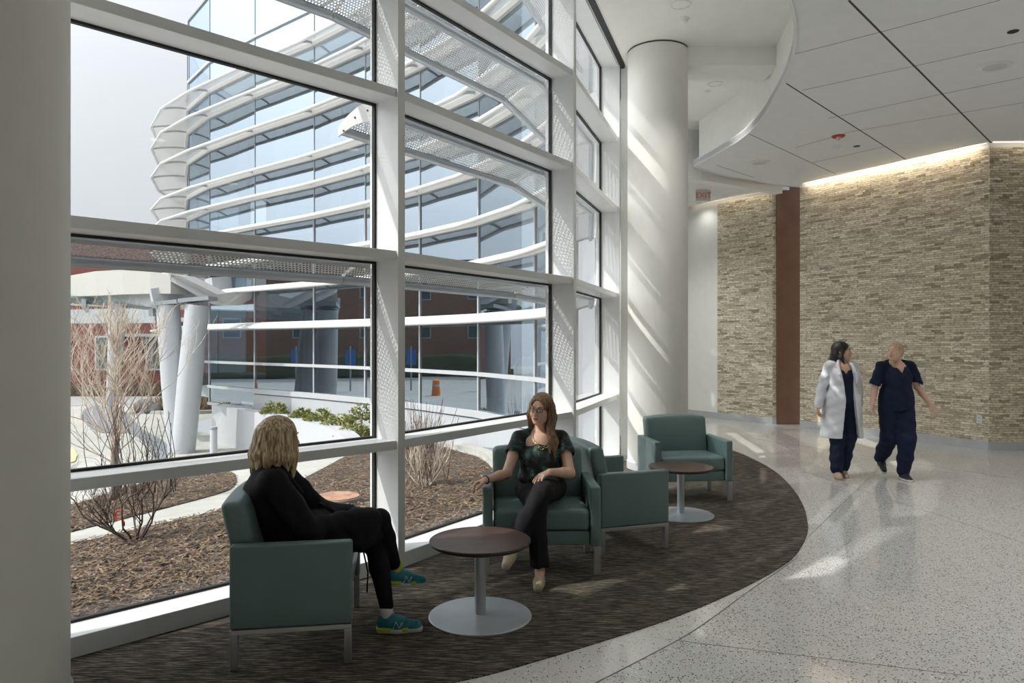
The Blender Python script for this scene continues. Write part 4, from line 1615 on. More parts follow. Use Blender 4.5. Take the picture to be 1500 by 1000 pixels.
for i, (px, py, hgt, seed, lab) in enumerate(((622, 712, 1.0, 9, 'grey leafless shrub outside the middle window'), (663, 640, 0.9, 13, 'thin leafless shrub near the white base wall'))):
    g = ground_at(px, py) if i == 0 else ground_at(615, 664)
    root = empty('bare_shrub', g)
    r = random.Random(seed)
    mb = MB()
    for k in range(12):
        a = 2 * PI * (k + 0.5 * r.random()) / 12
        grow(r, (0.05 * math.cos(a), 0.05 * math.sin(a), -0.02), (math.cos(a) * 0.6, math.sin(a) * 0.5, 0.9), 0.5 * hgt, 0.011, 3, mb, 0.45, 0.55, (2, 4), 4, 0.62, 0.12)
    mb.build('branches', M['twig'] if i == 0 else M['twig_dark'], root)
    mb = MB()
    for k in range(30):
        a = r.uniform(0, 2 * PI); rr = r.uniform(0.05, 0.45)
        b0 = Vector((rr * math.cos(a), rr * math.sin(a) * 0.6, 0.1))
        mb.tube([b0, b0 + Vector((r.uniform(-.1, .1), 0, 0.35)), b0 + Vector((rr * math.cos(a) * 0.5, 0, r.uniform(0.7, 1.15)))], [0.006, 0.004, 0.003], 4, cap=False)
    mb.build('shoots', M['twig_dark'], root)
    tag(root, lab, 'shrub')


def juniper(x, y, z, rr, h, seed, label, mat='juniper'):
    rr *= 0.72
    h *= 0.72
    r = random.Random(seed)
    root = empty('juniper_shrub', (x, y, z))
    mb = MB()
    for _ in range(420):
        a = r.uniform(0, 2 * PI); t = r.random() ** 0.6
        el = r.uniform(0.05, 1.0)
        c = Vector((math.cos(a) * rr * t, math.sin(a) * rr * t, h * (1 - t * t) * el))
        d = Vector((math.cos(a) * 0.7, math.sin(a) * 0.7, r.uniform(0.2, 0.9))).normalized() * r.uniform(0.07, 0.15)
        s = d.cross(Vector((r.uniform(-1, 1), r.uniform(-1, 1), 1))).normalized() * r.uniform(0.02, 0.045)
        mb.add([c - s, c + d * 0.5 + s * 0.2 - s, c + d, c + d * 0.5 + s], [(0, 1, 2, 3)])
    mb.build('foliage', M[mat], root)
    MB().tube([(0, 0, -0.1), (0.02, 0, h * 0.5)], [0.03, 0.015], 6).build('stem', M['bark'], root)
    return tag(root, label, 'shrub', 'junipers in the planter')


jl = [(402, 606, 22.6, 0.55, 0.55, 'leftmost low juniper behind the white planter wall'),
      (443, 613, 21.4, 0.5, 0.4, 'second low juniper from the left behind the planter wall'),
      (470, 618, 20.6, 0.6, 0.5, 'yellow green juniper in the middle of the planter row'),
      (497, 626, 19.6, 0.65, 0.5, 'yellow green juniper near the right end of the planter wall'),
      (529, 618, 19.4, 0.55, 0.65, 'tall pointed juniper close to the building base'),
      (518, 640, 18.4, 0.6, 0.45, 'low yellow juniper at the right end of the planter wall'),
      (545, 640, 18.6, 0.6, 0.4, 'low yellow juniper beside the first window post'),
      (335, 600, 26.0, 0.6, 0.35, 'low dark juniper below the entry window'),
      (612, 655, 17.9, 0.5, 0.35, 'low green juniper at the foot of the white base wall')]
for i, (px, py, Y, rr, h, lab) in enumerate(jl):
    p = at(px, py, Y)
    juniper(p.x, p.y, min(p.z, -0.6 if i < 4 else p.z), rr, h, 40 + i, lab)

# island planter with dry grass and boulders
c = gh(262, 605)
root = empty('grass_island', (c[0], c[1] + 2.0, -1.9))
mb = MB()
mb.lathe([(2.7, 0.0), (2.7, 0.16), (2.5, 0.17), (2.4, 0.1)], 40, closed=False)
mb.build('curb', M['concrete'], root)
MB().lathe([(2.45, 0.08), (1.6, 0.4), (0.0, 0.6)], 32, closed=False).build('soil', M['mulch'], root, smooth=True)
r = random.Random(3)
mb = MB()
for _ in range(900):
    a = r.uniform(0, 2 * PI); rr = 2.2 * math.sqrt(r.random())
    b0 = Vector((rr * math.cos(a), rr * math.sin(a), 0.15 + 0.4 * (1 - rr / 2.4)))
    mb.add([b0 + Vector((-0.03, 0, 0)), b0 + Vector((0.03, 0, 0)), b0 + Vector((r.uniform(-.25, .25), r.uniform(-.25, .25), r.uniform(0.3, 0.6)))], [(0, 1, 2)])
mb.build('dry_grass', M['drygrass'], root)
tag(root, 'round planted island of dry brown grass behind the leaning columns', 'planter')
for i, (dx, dy, s) in enumerate(((-1.9, -1.6, 0.42), (-1.2, -2.1, 0.35))):
    mb = MB()
    rr = random.Random(i + 60)
    ph = [rr.uniform(0, 6) for _ in range(3)]
    mb.rbox((0, 0, 0), (s * 2.2, s * 1.8, s * 1.6), s * 0.7, seg=(5, 5, 5), fn=lambda p, t: (p.x * (1 + 0.15 * math.sin(3 * p.y / s + ph[0])), p.y * (1 + 0.15 * math.sin(3 * p.z / s + ph[1])), p.z * (1 + 0.15 * math.sin(3 * p.x / s + ph[2]))))
    o = mb.build('boulder', M['boulder'], None, smooth=True)
    o.location = (c[0] + dx, c[1] + 2.0 + dy, -1.9 + s * 0.7)
    tag(o, ('dark boulder at the left edge of the grass island', 'smaller dark boulder at the front of the grass island')[i], 'boulder', 'boulders at the island')

# rusty round cover in the mulch
cx, cy = gh(494, 739)
root = empty('round_cover', (cx, cy, zg(cx, cy) + 0.03))
MB().lathe([(0.285, 0.0), (0.285, 0.07)], 40).build('concrete_ring', M['concrete'], root, smooth=True, angle=0.8)
MB().lathe([(0.275, 0.07), (0.27, 0.085), (0.20, 0.087), (0.195, 0.083), (0.0, 0.083)], 40, closed=False).build('iron_lid', M['rust_iron'], root, smooth=True, angle=0.4)
tag(root, 'rusty round iron cover on a concrete ring in the mulch', 'cover')
# ------------------------------------------------------------------ furniture
M['vinyl'] = plain('teal_vinyl', (0.135, 0.21, 0.205), 0.40, var=0.05, scale=4, bump=0.15, bscale=350)
M['vinyl_seam'] = plain('teal_vinyl_seam', (0.05, 0.10, 0.095), 0.5)
M['leg_metal'] = plain('satin_aluminium', (0.55, 0.56, 0.57), 0.35, metal=0.85)
M['table_wood'] = speckle('dark_walnut_laminate', [(0.3, (0.050, 0.028, 0.022)), (0.5, (0.085, 0.048, 0.038)), (0.7, (0.125, 0.072, 0.055))], 3.0, 0.32, 0.03, 0.002, stretch=(1.5, 14, 1))
M['table_edge'] = plain('table_edge_band', (0.035, 0.022, 0.018), 0.4)
M['table_metal'] = plain('silver_powder_coat', (0.52, 0.555, 0.59), 0.35, metal=0.4)

CW, CD = 0.83, 0.60


def make_chair():
    root = empty('lounge_chair')
    hw = CW / 2
    at_ = 0.072
    for s in (-1, 1):
        MB().rbox((s * (hw - at_ / 2), 0, 0.412), (at_, CD, 0.42), 0.016, seg=(2, 6, 6)).build('armrest', M['vinyl'], root, smooth=True, merge=True)
    inner_w = CW - 2 * at_ - 0.006
    MB().rbox((0, 0.055, 0.385), (inner_w, CD - 0.13, 0.15), 0.035, seg=(10, 8, 3),
              fn=lambda p, t: (p.x, p.y, p.z + (0.014 * (1 - t[0] ** 2) * (1 - t[1] ** 2) if p.z > 0 else 0))).build('seat_cushion', M['vinyl'], root, smooth=True, merge=True)
    MB().rbox((0, 0.04, 0.258), (inner_w, CD - 0.14, 0.10), 0.01, seg=(2, 2, 2)).build('seat_apron', M['vinyl'], root, smooth=True, merge=True)

    def lean(p, t):
        # arched top, backward lean, a soft belly in front
        z = p.z + 0.022 * (1 - t[0] ** 2) * max(0, t[2])
        y = p.y - 0.10 * (t[2] + 1) / 2 * 1.0
        if p.y > 0:
            y += 0.025 * (1 - t[0] ** 2) * (1 - (t[2] - 0.1) ** 2)
        return (p.x * (1.0 + 0.02 * (t[2] + 1) / 2), y, z)
    MB().rbox((0, -0.205, 0.60), (inner_w, 0.125, 0.44), 0.038, seg=(10, 3, 9), fn=lean).build('backrest', M['vinyl'], root, smooth=True, merge=True)
    for s in (-1, 1):
        MB().box((s * (hw - 0.024), 0, 0.189), (0.044, CD - 0.006, 0.026)).build('side_rail', M['leg_metal'], root, bevel=0.003)
        for f in (-1, 1):
            MB().box((s * (hw - 0.024), f * (CD / 2 - 0.022), 0.089), (0.044, 0.036, 0.176)).build('leg', M['leg_metal'], root, bevel=0.003)
    return root


FZ = 0.0085


def place_chair(o, front_left, yaw, label):
    """front_left = world (x, y) of the corner at the sitter's right hand; yaw = heading of +y"""
    a = math.radians(yaw)
    fx, fy = math.cos(a), math.sin(a)
    rx, ry = math.sin(a), -math.cos(a)
    c = Vector(front_left) - Vector((rx, ry)) * CW / 2 - Vector((fx, fy)) * CD / 2
    o.location = (c.x, c.y, FZ)
    o.rotation_euler = (0, 0, a - PI / 2)
    return tag(o, label, 'chair', 'teal lounge chairs')


chair_a = make_chair()
place_chair(chair_a, (-0.815, 3.69), 9, 'teal lounge chair nearest the camera, seen from its side, under the woman in black')
chair_b = copy_tree(chair_a)
place_chair(chair_b, (-0.205, 5.05), 271.5, 'teal lounge chair facing the camera, under the woman in the patterned top')
chair_c = copy_tree(chair_a)
place_chair(chair_c, (1.25, 5.75), 19, 'empty teal lounge chair turned away to the right behind the patterned top')
chair_d = copy_tree(chair_a)
place_chair(chair_d, (1.445, 7.33), 277, 'empty teal lounge chair farthest back, by the round column')


def make_table():
    root = empty('side_table')
    top = MB().lathe([(0.0, 0.432), (0.285, 0.432), (0.298, 0.440), (0.302, 0.450), (0.302, 0.455), (0.297, 0.460), (0.0, 0.460)], 72).build('table_top', M['table_wood'], root, smooth=True, angle=0.5)
    MB().lathe([(0.2975, 0.439), (0.3035, 0.447), (0.3035, 0.456), (0.299, 0.4597)], 72, closed=False).build('edge_band', M['table_edge'], top, smooth=True)
    MB().lathe([(0.12, 0.422), (0.12, 0.432)], 32).build('mounting_plate', M['table_metal'], root, smooth=True, angle=0.5)
    MB().lathe([(0.034, 0.016), (0.034, 0.424)], 32).build('pedestal', M['table_metal'], root, smooth=True, angle=0.5)
    MB().lathe([(0.308, 0.0), (0.308, 0.006), (0.302, 0.010), (0.06, 0.018), (0.034, 0.020)], 72).build('base_plate', M['table_metal'], root, smooth=True, angle=0.5)
    return root


t1 = make_table()
t1.location = (-0.19, 4.33, FZ)
tag(t1, 'round dark wood side table between the two seated women', 'table', 'round side tables')
t2 = copy_tree(t1)
t2.location = (1.60, 6.86, FZ)
tag(t2, 'round dark wood side table in front of the farthest chair', 'table', 'round side tables')
# ------------------------------------------------------------------ people: smooth implicit bodies, polygonised here
def smin(a, b, k):
    h = np.clip(0.5 + 0.5 * (b - a) / k, 0, 1)
    return b + (a - b) * h - k * h * (1 - h)


class Solid:
    """smooth union of tapered capsules and ellipsoids -> one closed mesh"""

    def __init__(self, vox=0.006):
        self.p = []
        self.vox = vox

    def cap(self, a, b, ra, rb, k=0.02, op='+', flat=None):
        self.p.append(('cap', np.array(a, float), np.array(b, float), ra, rb, k, op, flat))
        return self

    def chain(self, pts, rs, k=0.02, op='+'):
        for i in range(len(pts) - 1):
            self.cap(pts[i], pts[i + 1], rs[i], rs[i + 1], k, op)
        return self

    def ell(self, c, r, k=0.02, op='+', R=None):
        self.p.append(('ell', np.array(c, float), np.array(r, float), R, None, k, op, None))
        return self

    def plane(self, c, n, k=0.004):
        """cut away everything on the side n points to"""
        n = np.array(n, float)
        self.p.append(('pl', np.array(c, float), n / np.linalg.norm(n), None, None, k, '-', None))
        return self

    def fn(self, f):
        self.p.append(('fn', f, None, None, None, 0, 'f', None))
        return self

    def cut(self, f):
        """keep only where f(x, y, z) < 0"""
        self.p.append(('cut', f, None, None, None, 0, 'c', None))
        return self

    def field(self):
        lo = np.full(3, 1e9); hi = np.full(3, -1e9)
        for q in self.p:
            if q[6] != '+':
                continue
            if q[0] == 'cap':
                for c, r in ((q[1], q[3]), (q[2], q[4])):
                    lo = np.minimum(lo, c - r); hi = np.maximum(hi, c + r)
            elif q[0] == 'ell':
                r = max(q[2]) if q[3] is not None else q[2]
                lo = np.minimum(lo, q[1] - r); hi = np.maximum(hi, q[1] + r)
        lo -= 0.03; hi += 0.03
        v = self.vox
        n = np.ceil((hi - lo) / v).astype(int) + 1
        ax = [lo[i] + v * np.arange(n[i]) for i in range(3)]
        D = np.full(n, 0.5, np.float32)
        for q in self.p:
            kind, k, op = q[0], q[5], q[6]
            if kind == 'cap':
                a, b, ra, rb = q[1:5]
                m = max(ra, rb) + 2.2 * k + 0.02
                l, h = np.minimum(a, b) - m, np.maximum(a, b) + m
            elif kind == 'ell':
                m = (max(q[2]) if q[3] is not None else q[2]) + 2.2 * k + 0.02
                l, h = q[1] - m, q[1] + m
            else:
                l, h = lo, hi
            i0 = [max(0, int((l[i] - lo[i]) / v)) for i in range(3)]
            i1 = [min(n[i], int((h[i] - lo[i]) / v) + 2) for i in range(3)]
            if any(i1[i] <= i0[i] for i in range(3)):
                continue
            sl = tuple(slice(i0[i], i1[i]) for i in range(3))
            X = ax[0][sl[0]][:, None, None]; Y = ax[1][sl[1]][None, :, None]; Z = ax[2][sl[2]][None, None, :]
            if kind == 'cap':
                d = b - a
                L2 = max(1e-12, d @ d)
                t = np.clip(((X - a[0]) * d[0] + (Y - a[1]) * d[1] + (Z - a[2]) * d[2]) / L2, 0, 1)
                dx = X - a[0] - t * d[0]; dy = Y - a[1] - t * d[1]; dz = Z - a[2] - t * d[2]
                s = np.sqrt(dx * dx + dy * dy + dz * dz) - (ra + (rb - ra) * t)
            elif kind == 'ell':
                c, r, R = q[1], q[2], q[3]
                dx, dy, dz = X - c[0], Y - c[1], Z - c[2]
                if R is not None:
                    Rt = np.array(R).T
                    dx, dy, dz = (Rt[0, 0] * dx + Rt[0, 1] * dy + Rt[0, 2] * dz, Rt[1, 0] * dx + Rt[1, 1] * dy + Rt[1, 2] * dz, Rt[2, 0] * dx + Rt[2, 1] * dy + Rt[2, 2] * dz)
                k0 = np.sqrt((dx / r[0]) ** 2 + (dy / r[1]) ** 2 + (dz / r[2]) ** 2)
                k1 = np.sqrt((dx / r[0] ** 2) ** 2 + (dy / r[1] ** 2) ** 2 + (dz / r[2] ** 2) ** 2) + 1e-9
                s = k0 * (k0 - 1) / k1
            elif kind == 'pl':
                c, nn = q[1], q[2]
                s = -((X - c[0]) * nn[0] + (Y - c[1]) * nn[1] + (Z - c[2]) * nn[2]) + 0 * D[sl]
            elif kind == 'cut':
                D[sl] = np.maximum(D[sl], q[1](X, Y, Z))
                continue
            else:
                D[sl] = D[sl] + q[1](X, Y, Z)
                continue
            cur = D[sl]
            if op == '+':
                D[sl] = smin(cur, s, k) if k > 0 else np.minimum(cur, s)
            elif op == '-':
                D[sl] = -smin(-cur, s, max(k, 1e-4))
            elif op == '&':
                D[sl] = -smin(-cur, -s, max(k, 1e-4))
        return D, lo

    def build(self, name, mat, parent=None):
        D, lo = self.field()
        v = self.vox
        S = D < 0
        nx, ny, nz = D.shape
        # active cells
        cnt = np.zeros((nx - 1, ny - 1, nz - 1), np.int8)
        for dx in (0, 1):
            for dy in (0, 1):
                for dz in (0, 1):
                    cnt += S[dx:nx - 1 + dx, dy:ny - 1 + dy, dz:nz - 1 + dz]
        act = (cnt > 0) & (cnt < 8)
        ci, cj, ck = np.nonzero(act)
        idx = np.full(act.shape, -1, np.int64)
        idx[ci, cj, ck] = np.arange(len(ci))
        acc = np.zeros((len(ci), 3)); num = np.zeros(len(ci))
        base = np.stack([ci, cj, ck], 1)
        corners = [(a, b, c) for a in (0, 1) for b in (0, 1) for c in (0, 1)]
        for p in corners:
            for axis in range(3):
                if p[axis] == 1:
                    continue
                q = list(p); q[axis] = 1
                d0 = D[ci + p[0], cj + p[1], ck + p[2]]
                d1 = D[ci + q[0], cj + q[1], ck + q[2]]
                m = (d0 < 0) != (d1 < 0)
                t = np.where(m, d0 / np.where(m, d0 - d1, 1), 0)
                pos = np.array(p, float)[None, :].repeat(len(ci), 0)
                pos[:, axis] += t
                acc[m] += pos[m]; num[m] += 1
        V = lo + (base + acc / np.maximum(num, 1)[:, None]) * v
        quads = []
        for axis in range(3):
            b_, c_ = (axis + 1) % 3, (axis + 2) % 3
            sl0 = [slice(None)] * 3; sl1 = [slice(None)] * 3
            sl0[axis] = slice(0, -1); sl1[axis] = slice(1, None)
            s0 = S[tuple(sl0)]; s1 = S[tuple(sl1)]
            e = s0 != s1
            ii = np.stack(np.nonzero(e), 1)
            ok = (ii[:, b_] > 0) & (ii[:, c_] > 0) & (ii[:, b_] < D.shape[b_] - 1) & (ii[:, c_] < D.shape[c_] - 1)
            ii = ii[ok]
            inside0 = s0[ii[:, 0], ii[:, 1], ii[:, 2]]
            cs = []
            for db, dc in ((-1, -1), (0, -1), (0, 0), (-1, 0)):
                jj = ii.copy(); jj[:, b_] += db; jj[:, c_] += dc
                cs.append(idx[jj[:, 0], jj[:, 1], jj[:, 2]])
            qd = np.stack(cs, 1)
            qd[~inside0] = qd[~inside0][:, ::-1]
            quads.append(qd)
        Q = np.concatenate(quads, 0)
        Q = Q[(Q >= 0).all(1)]
        # two rounds of smoothing towards neighbours
        for lam in (0.5, -0.45, 0.4):
            nb = np.zeros_like(V); w = np.zeros(len(V))
            for a_, b_ in ((0, 1), (1, 2), (2, 3), (3, 0)):
                np.add.at(nb, Q[:, a_], V[Q[:, b_]]); np.add.at(w, Q[:, a_], 1)
                np.add.at(nb, Q[:, b_], V[Q[:, a_]]); np.add.at(w, Q[:, b_], 1)
            V = V + lam * (nb / np.maximum(w, 1)[:, None] - V)
        me = bpy.data.meshes.new(name)
        me.vertices.add(len(V))
        me.vertices.foreach_set('co', V.astype(np.float32).ravel())
        me.loops.add(Q.size)
        me.loops.foreach_set('vertex_index', Q.astype(np.int32).ravel())
        me.polygons.add(len(Q))
        me.polygons.foreach_set('loop_start', np.arange(0, Q.size, 4, dtype=np.int32))
        me.polygons.foreach_set('use_smooth', np.ones(len(Q), bool))
        me.update(calc_edges=True)
        me.validate()
        me.materials.append(mat)
        o = bpy.data.objects.new(name, me)
        COL.objects.link(o)
        if parent is not None:
            o.parent = parent
        return o


def lerp(a, b, t):
    return tuple(np.array(a, float) + (np.array(b, float) - np.array(a, float)) * t)


def rotm(yaw=0, pitch=0, roll=0):
    """columns = right, forward, up of a head turned by yaw (to the left), pitched (up) and rolled"""
    return np.array(Euler((math.radians(pitch), math.radians(roll), math.radians(yaw)), 'XYZ').to_matrix())


class Head:
    """helper that places head shapes in a local frame (x right, y forward, z up)"""

    def __init__(self, c, R, s=1.0):
        self.c = np.array(c, float); self.R = R; self.s = s

    def w(self, p):
        return self.c + self.R @ (np.array(p, float) * self.s)

    def add_head(self, S, neck_to, neck_r=0.052):
        w, s, R = self.w, self.s, self.R
        S.ell(w((0, -0.018, 0.030)), np.array((0.072, 0.092, 0.083)) * s, 0.01, R=R)
        S.ell(w((0, 0.030, -0.030)), np.array((0.060, 0.058, 0.082)) * s, 0.025, R=R)
        for x in (-1, 1):
            S.cap(w((x * 0.050, 0.000, -0.050)), w((x * 0.022, 0.052, -0.096)), 0.020 * s, 0.016 * s, 0.03)
            S.ell(w((x * 0.037, 0.060, -0.034)), np.array((0.022, 0.020, 0.024)) * s, 0.02, R=R)
            S.cap(w((x * 0.014, 0.083, 0.021)), w((x * 0.046, 0.068, 0.020)), 0.007 * s, 0.006 * s, 0.012)
        S.ell(w((0, 0.062, -0.100)), np.array((0.022, 0.022, 0.017)) * s, 0.02, R=R)
        S.ell(w((0, 0.074, -0.066)), np.array((0.026, 0.018, 0.018)) * s, 0.015, R=R)
        for x in (-1, 1):
            S.ell(w((x * 0.032, 0.100, 0.003)), np.array((0.017, 0.020, 0.012)) * s, 0.012, '-', R=R)
        for x in (-1, 1):
            S.cap(w((x * 0.019, 0.0825, 0.0095)), w((x * 0.044, 0.0750, 0.0085)), 0.0058 * s, 0.0050 * s, 0.004)
            S.cap(w((x * 0.020, 0.0810, -0.0075)), w((x * 0.043, 0.0740, -0.0070)), 0.0050 * s, 0.0045 * s, 0.004)
        S.cap(w((0, 0.082, 0.010)), w((0, 0.104, -0.034)), 0.007 * s, 0.011 * s, 0.010)
        for x in (-1, 1):
            S.ell(w((x * 0.012, 0.092, -0.037)), np.array((0.008, 0.009, 0.007)) * s, 0.006, R=R)
        S.cap(w((-0.018, 0.088, -0.061)), w((0.018, 0.088, -0.061)), 0.0055 * s, 0.0055 * s, 0.006)
        S.cap(w((-0.014, 0.088, -0.072)), w((0.014, 0.088, -0.072)), 0.006 * s, 0.006 * s, 0.006)
        for x in (-1, 1):
            S.ell(w((x * 0.074, -0.008, -0.012)), np.array((0.009, 0.020, 0.032)) * s, 0.006, R=R)
            S.ell(w((x * 0.082, -0.004, -0.010)), np.array((0.006, 0.011, 0.020)) * s, 0.004, '-', R=R)
        S.cap(w((0, -0.022, -0.060)), neck_to, neck_r * s, neck_r * 1.08, 0.025)
        return S

    def features(self, body, iris, lips, brow):
        w, s = self.w, self.s
        for x in (-1, 1):
            mb = MB()
            c = Vector(w((x * 0.0315, 0.0755, 0.001)))
            fwd = Vector(self.R @ np.array((0, 1, 0)))
            mb.lathe([(0.0, -1), (0.5, -0.866), (0.866, -0.5), (1, 0), (0.866, 0.5), (0.5, 0.866), (0.38, 0.92)], 16, closed=False)
            q = fwd.to_track_quat('Z', 'Y')
            mb.v = [tuple(c + q @ (Vector(p) * 0.0108 * s)) for p in mb.v]
            eye = mb.build('eye', M['eye_white'], body, smooth=True)
            mb = MB()
            mb.lathe([(0.42, 0.90), (0.25, 0.985), (0.0, 1.02)], 16, closed=False)
            mb.v = [tuple(c + q @ (Vector(p) * 0.0110 * s)) for p in mb.v]
            mb.build('iris', iris, eye, smooth=True)
            mb = MB()
            mb.tube([Vector(w((x * 0.016, 0.0905, 0.022))), Vector(w((x * 0.032, 0.0865, 0.028))), Vector(w((x * 0.049, 0.0735, 0.024)))], [0.003 * s, 0.0035 * s, 0.0018 * s], 8)
            mb.build('eyebrow', brow, body, smooth=True)
        L = Solid(0.0022)
        L.cap(w((-0.019, 0.0905, -0.062)), w((0, 0.0945, -0.0605)), 0.0035 * s, 0.0050 * s, 0.004)
        L.cap(w((0.019, 0.0905, -0.062)), w((0, 0.0945, -0.0605)), 0.0035 * s, 0.0050 * s, 0.004)
        L.cap(w((-0.015, 0.0900, -0.0700)), w((0.015, 0.0900, -0.0700)), 0.0052 * s, 0.0052 * s, 0.002)
        L.build('lips', lips, body)


def add_hand(S, wrist, fwd, palm_n, side, curl=0.5, spread=0.12, s=1.0, wr=0.026, curls=None):
    """hand from the wrist along fwd; palm_n = direction the palm faces; side = +1 if the thumb is on fwd x palm_n"""
    f = np.array(fwd, float); f /= np.linalg.norm(f)
    n = np.array(palm_n, float); n = n - f * (n @ f); n /= np.linalg.norm(n)
    t = np.cross(f, n) * side
    w = np.array(wrist, float)
    P = lambda a, b, c: w + f * a * s + t * b * s + n * c * s
    # palm: four metacarpals side by side
    for i, b in enumerate((0.027, 0.009, -0.009, -0.026)):
        S.cap(P(0.004, b * 0.45, 0), P(0.080 - 0.004 * abs(i - 1), b, 0), 0.015 * s, 0.0105 * s, 0.012)
    lens = (0.068, 0.076, 0.070, 0.055)
    for i, (b, L_) in enumerate(zip((0.027, 0.009, -0.009, -0.026), lens)):
        c0 = curls[i] if curls else curl * (0.85 + 0.12 * i)
        ang = 0.15
        p = P(0.080 - 0.004 * abs(i - 1), b, 0)
        sp = spread * (1.2 - i * 0.8) / 1.2
        r0 = 0.0092 - 0.0006 * (i == 3)
        for j, fr in enumerate((0.46, 0.30, 0.24)):
            ang += c0 * (0.75, 1.0, 0.75)[j]
            d = (f * math.cos(ang) + n * math.sin(ang)) + t * math.sin(sp) * math.cos(ang)
            d /= np.linalg.norm(d)
            q = p + d * L_ * fr * s
            S.cap(p, q, (r0 - 0.0007 * j) * s, (r0 - 0.0007 * (j + 1)) * s, 0.0035)
            p = q
    # thumb leaves the side of the palm near its base
    th0 = P(0.022, 0.024, 0.006); th1 = P(0.052, 0.046, 0.020); th2 = P(0.080, 0.050, 0.028 + 0.012 * curl); th3 = P(0.102, 0.044, 0.034 + 0.02 * curl)
    S.cap(th0, th1, 0.0150 * s, 0.0115 * s, 0.012)
    S.cap(th1, th2, 0.0105 * s, 0.0095 * s, 0.004)
    S.cap(th2, th3, 0.0095 * s, 0.0075 * s, 0.004)
    return S


def skin(name, col):
    m, nt, b = new_mat(name)
    tc = N(nt, 'ShaderNodeTexCoord')
    no = N(nt, 'ShaderNodeTexNoise'); no.inputs['Scale'].default_value = 18; no.inputs['Detail'].default_value = 5
    nt.links.new(tc.outputs['Object'], no.inputs['Vector'])
    r = ramp(nt, [(0.3, (col[0] * 0.92, col[1] * 0.85, col[2] * 0.82)), (0.7, col)])
    nt.links.new(no.outputs['Fac'], r.inputs[0])
    nt.links.new(r.outputs[0], b.inputs['Base Color'])
    b.inputs['Roughness'].default_value = 0.5
    b.inputs['Subsurface Weight'].default_value = 0.12
    b.inputs['Subsurface Radius'].default_value = (0.02, 0.008, 0.004)
    b.inputs['Subsurface Scale'].default_value = 0.4
    return m


def hair_mat(name, stops, sx=90):
    m, nt, b = new_mat(name)
    tc = N(nt, 'ShaderNodeTexCoord')
    mp = N(nt, 'ShaderNodeMapping'); mp.inputs['Scale'].default_value = (sx, sx, 4)
    nt.links.new(tc.outputs['Object'], mp.inputs[0])
    no = N(nt, 'ShaderNodeTexNoise'); no.inputs['Scale'].default_value = 1; no.inputs['Detail'].default_value = 4
    nt.links.new(mp.outputs[0], no.inputs['Vector'])
    r = ramp(nt, stops)
    nt.links.new(no.outputs['Fac'], r.inputs[0])
    nt.links.new(r.outputs[0], b.inputs['Base Color'])
    b.inputs['Roughness'].default_value = 0.42
    bp = N(nt, 'ShaderNodeBump'); bp.inputs['Strength'].default_value = 0.6; bp.inputs['Distance'].default_value = 0.006
    nt.links.new(no.outputs['Fac'], bp.inputs['Height'])
    nt.links.new(bp.outputs[0], b.inputs['Normal'])
    return m


def cloth(name, col, rough=0.9, var=0.1, fold=0.25, fscale=14):
    m = plain(name, col, rough, var=var, scale=10)
    nt = m.node_tree
    b = nt.nodes['Principled BSDF']
    tc = N(nt, 'ShaderNodeTexCoord')
    no = N(nt, 'ShaderNodeTexNoise'); no.inputs['Scale'].default_value = fscale; no.inputs['Detail'].default_value = 3; no.inputs['Distortion'].default_value = 0.8
    nt.links.new(tc.outputs['Object'], no.inputs['Vector'])
    bp = N(nt, 'ShaderNodeBump'); bp.inputs['Strength'].default_value = fold; bp.inputs['Distance'].default_value = 0.02
    nt.links.new(no.outputs['Fac'], bp.inputs['Height'])
    nt.links.new(bp.outputs[0], b.inputs['Normal'])
    b.inputs['Specular IOR Level'].default_value = 0.25
    return m


M['skin'] = skin('fair_skin', (0.72, 0.48, 0.37))
M['skin_tan'] = skin('warm_skin', (0.62, 0.39, 0.29))
M['eye_white'] = plain('eye_white', (0.55, 0.52, 0.49), 0.3)
M['iris_blue'] = plain('iris_blue', (0.10, 0.16, 0.20), 0.2)
M['iris_brown'] = plain('iris_brown', (0.07, 0.04, 0.02), 0.2)
M['lips'] = plain('lips', (0.45, 0.17, 0.15), 0.4)
M['hair_blond'] = hair_mat('blond_hair', [(0.30, (0.12, 0.075, 0.04)), (0.42, (0.34, 0.235, 0.125)), (0.54, (0.60, 0.45, 0.27)), (0.66, (0.78, 0.63, 0.41))])
M['hair_auburn'] = hair_mat('light_brown_hair', [(0.3, (0.10, 0.05, 0.028)), (0.5, (0.22, 0.12, 0.065)), (0.72, (0.38, 0.23, 0.12))])
M['hair_dark'] = hair_mat('dark_hair', [(0.3, (0.008, 0.006, 0.006)), (0.7, (0.03, 0.022, 0.02))])
M['hair_fair'] = hair_mat('fair_hair', [(0.3, (0.30, 0.21, 0.12)), (0.7, (0.68, 0.54, 0.34))])
M['black_coat'] = cloth('black_coat', (0.011, 0.011, 0.013), 0.85, fold=0.35)
M['legging'] = cloth('black_legging', (0.006, 0.006, 0.010), 0.8)
M['black_trouser'] = cloth('black_trouser', (0.013, 0.012, 0.014), 0.8)
M['navy'] = cloth('navy_scrub_cloth', (0.012, 0.018, 0.045), 0.85, fold=0.35, fscale=9)
M['labcoat'] = cloth('white_coat_cloth', (0.70, 0.71, 0.76), 0.8, var=0.03, fold=0.3, fscale=8)
M['sock'] = plain('white_sock', (0.7, 0.68, 0.65), 0.9)
M['shoe_teal'] = plain('teal_mesh_shoe', (0.02, 0.20, 0.25), 0.6, var=0.35, scale=40)
M['shoe_lime'] = plain('lime_foam', (0.50, 0.55, 0.05), 0.6)
M['shoe_white'] = plain('pale_sole', (0.62, 0.62, 0.58), 0.6)
M['flat_gold'] = plain('pale_gold_leather', (0.42, 0.36, 0.24), 0.4)
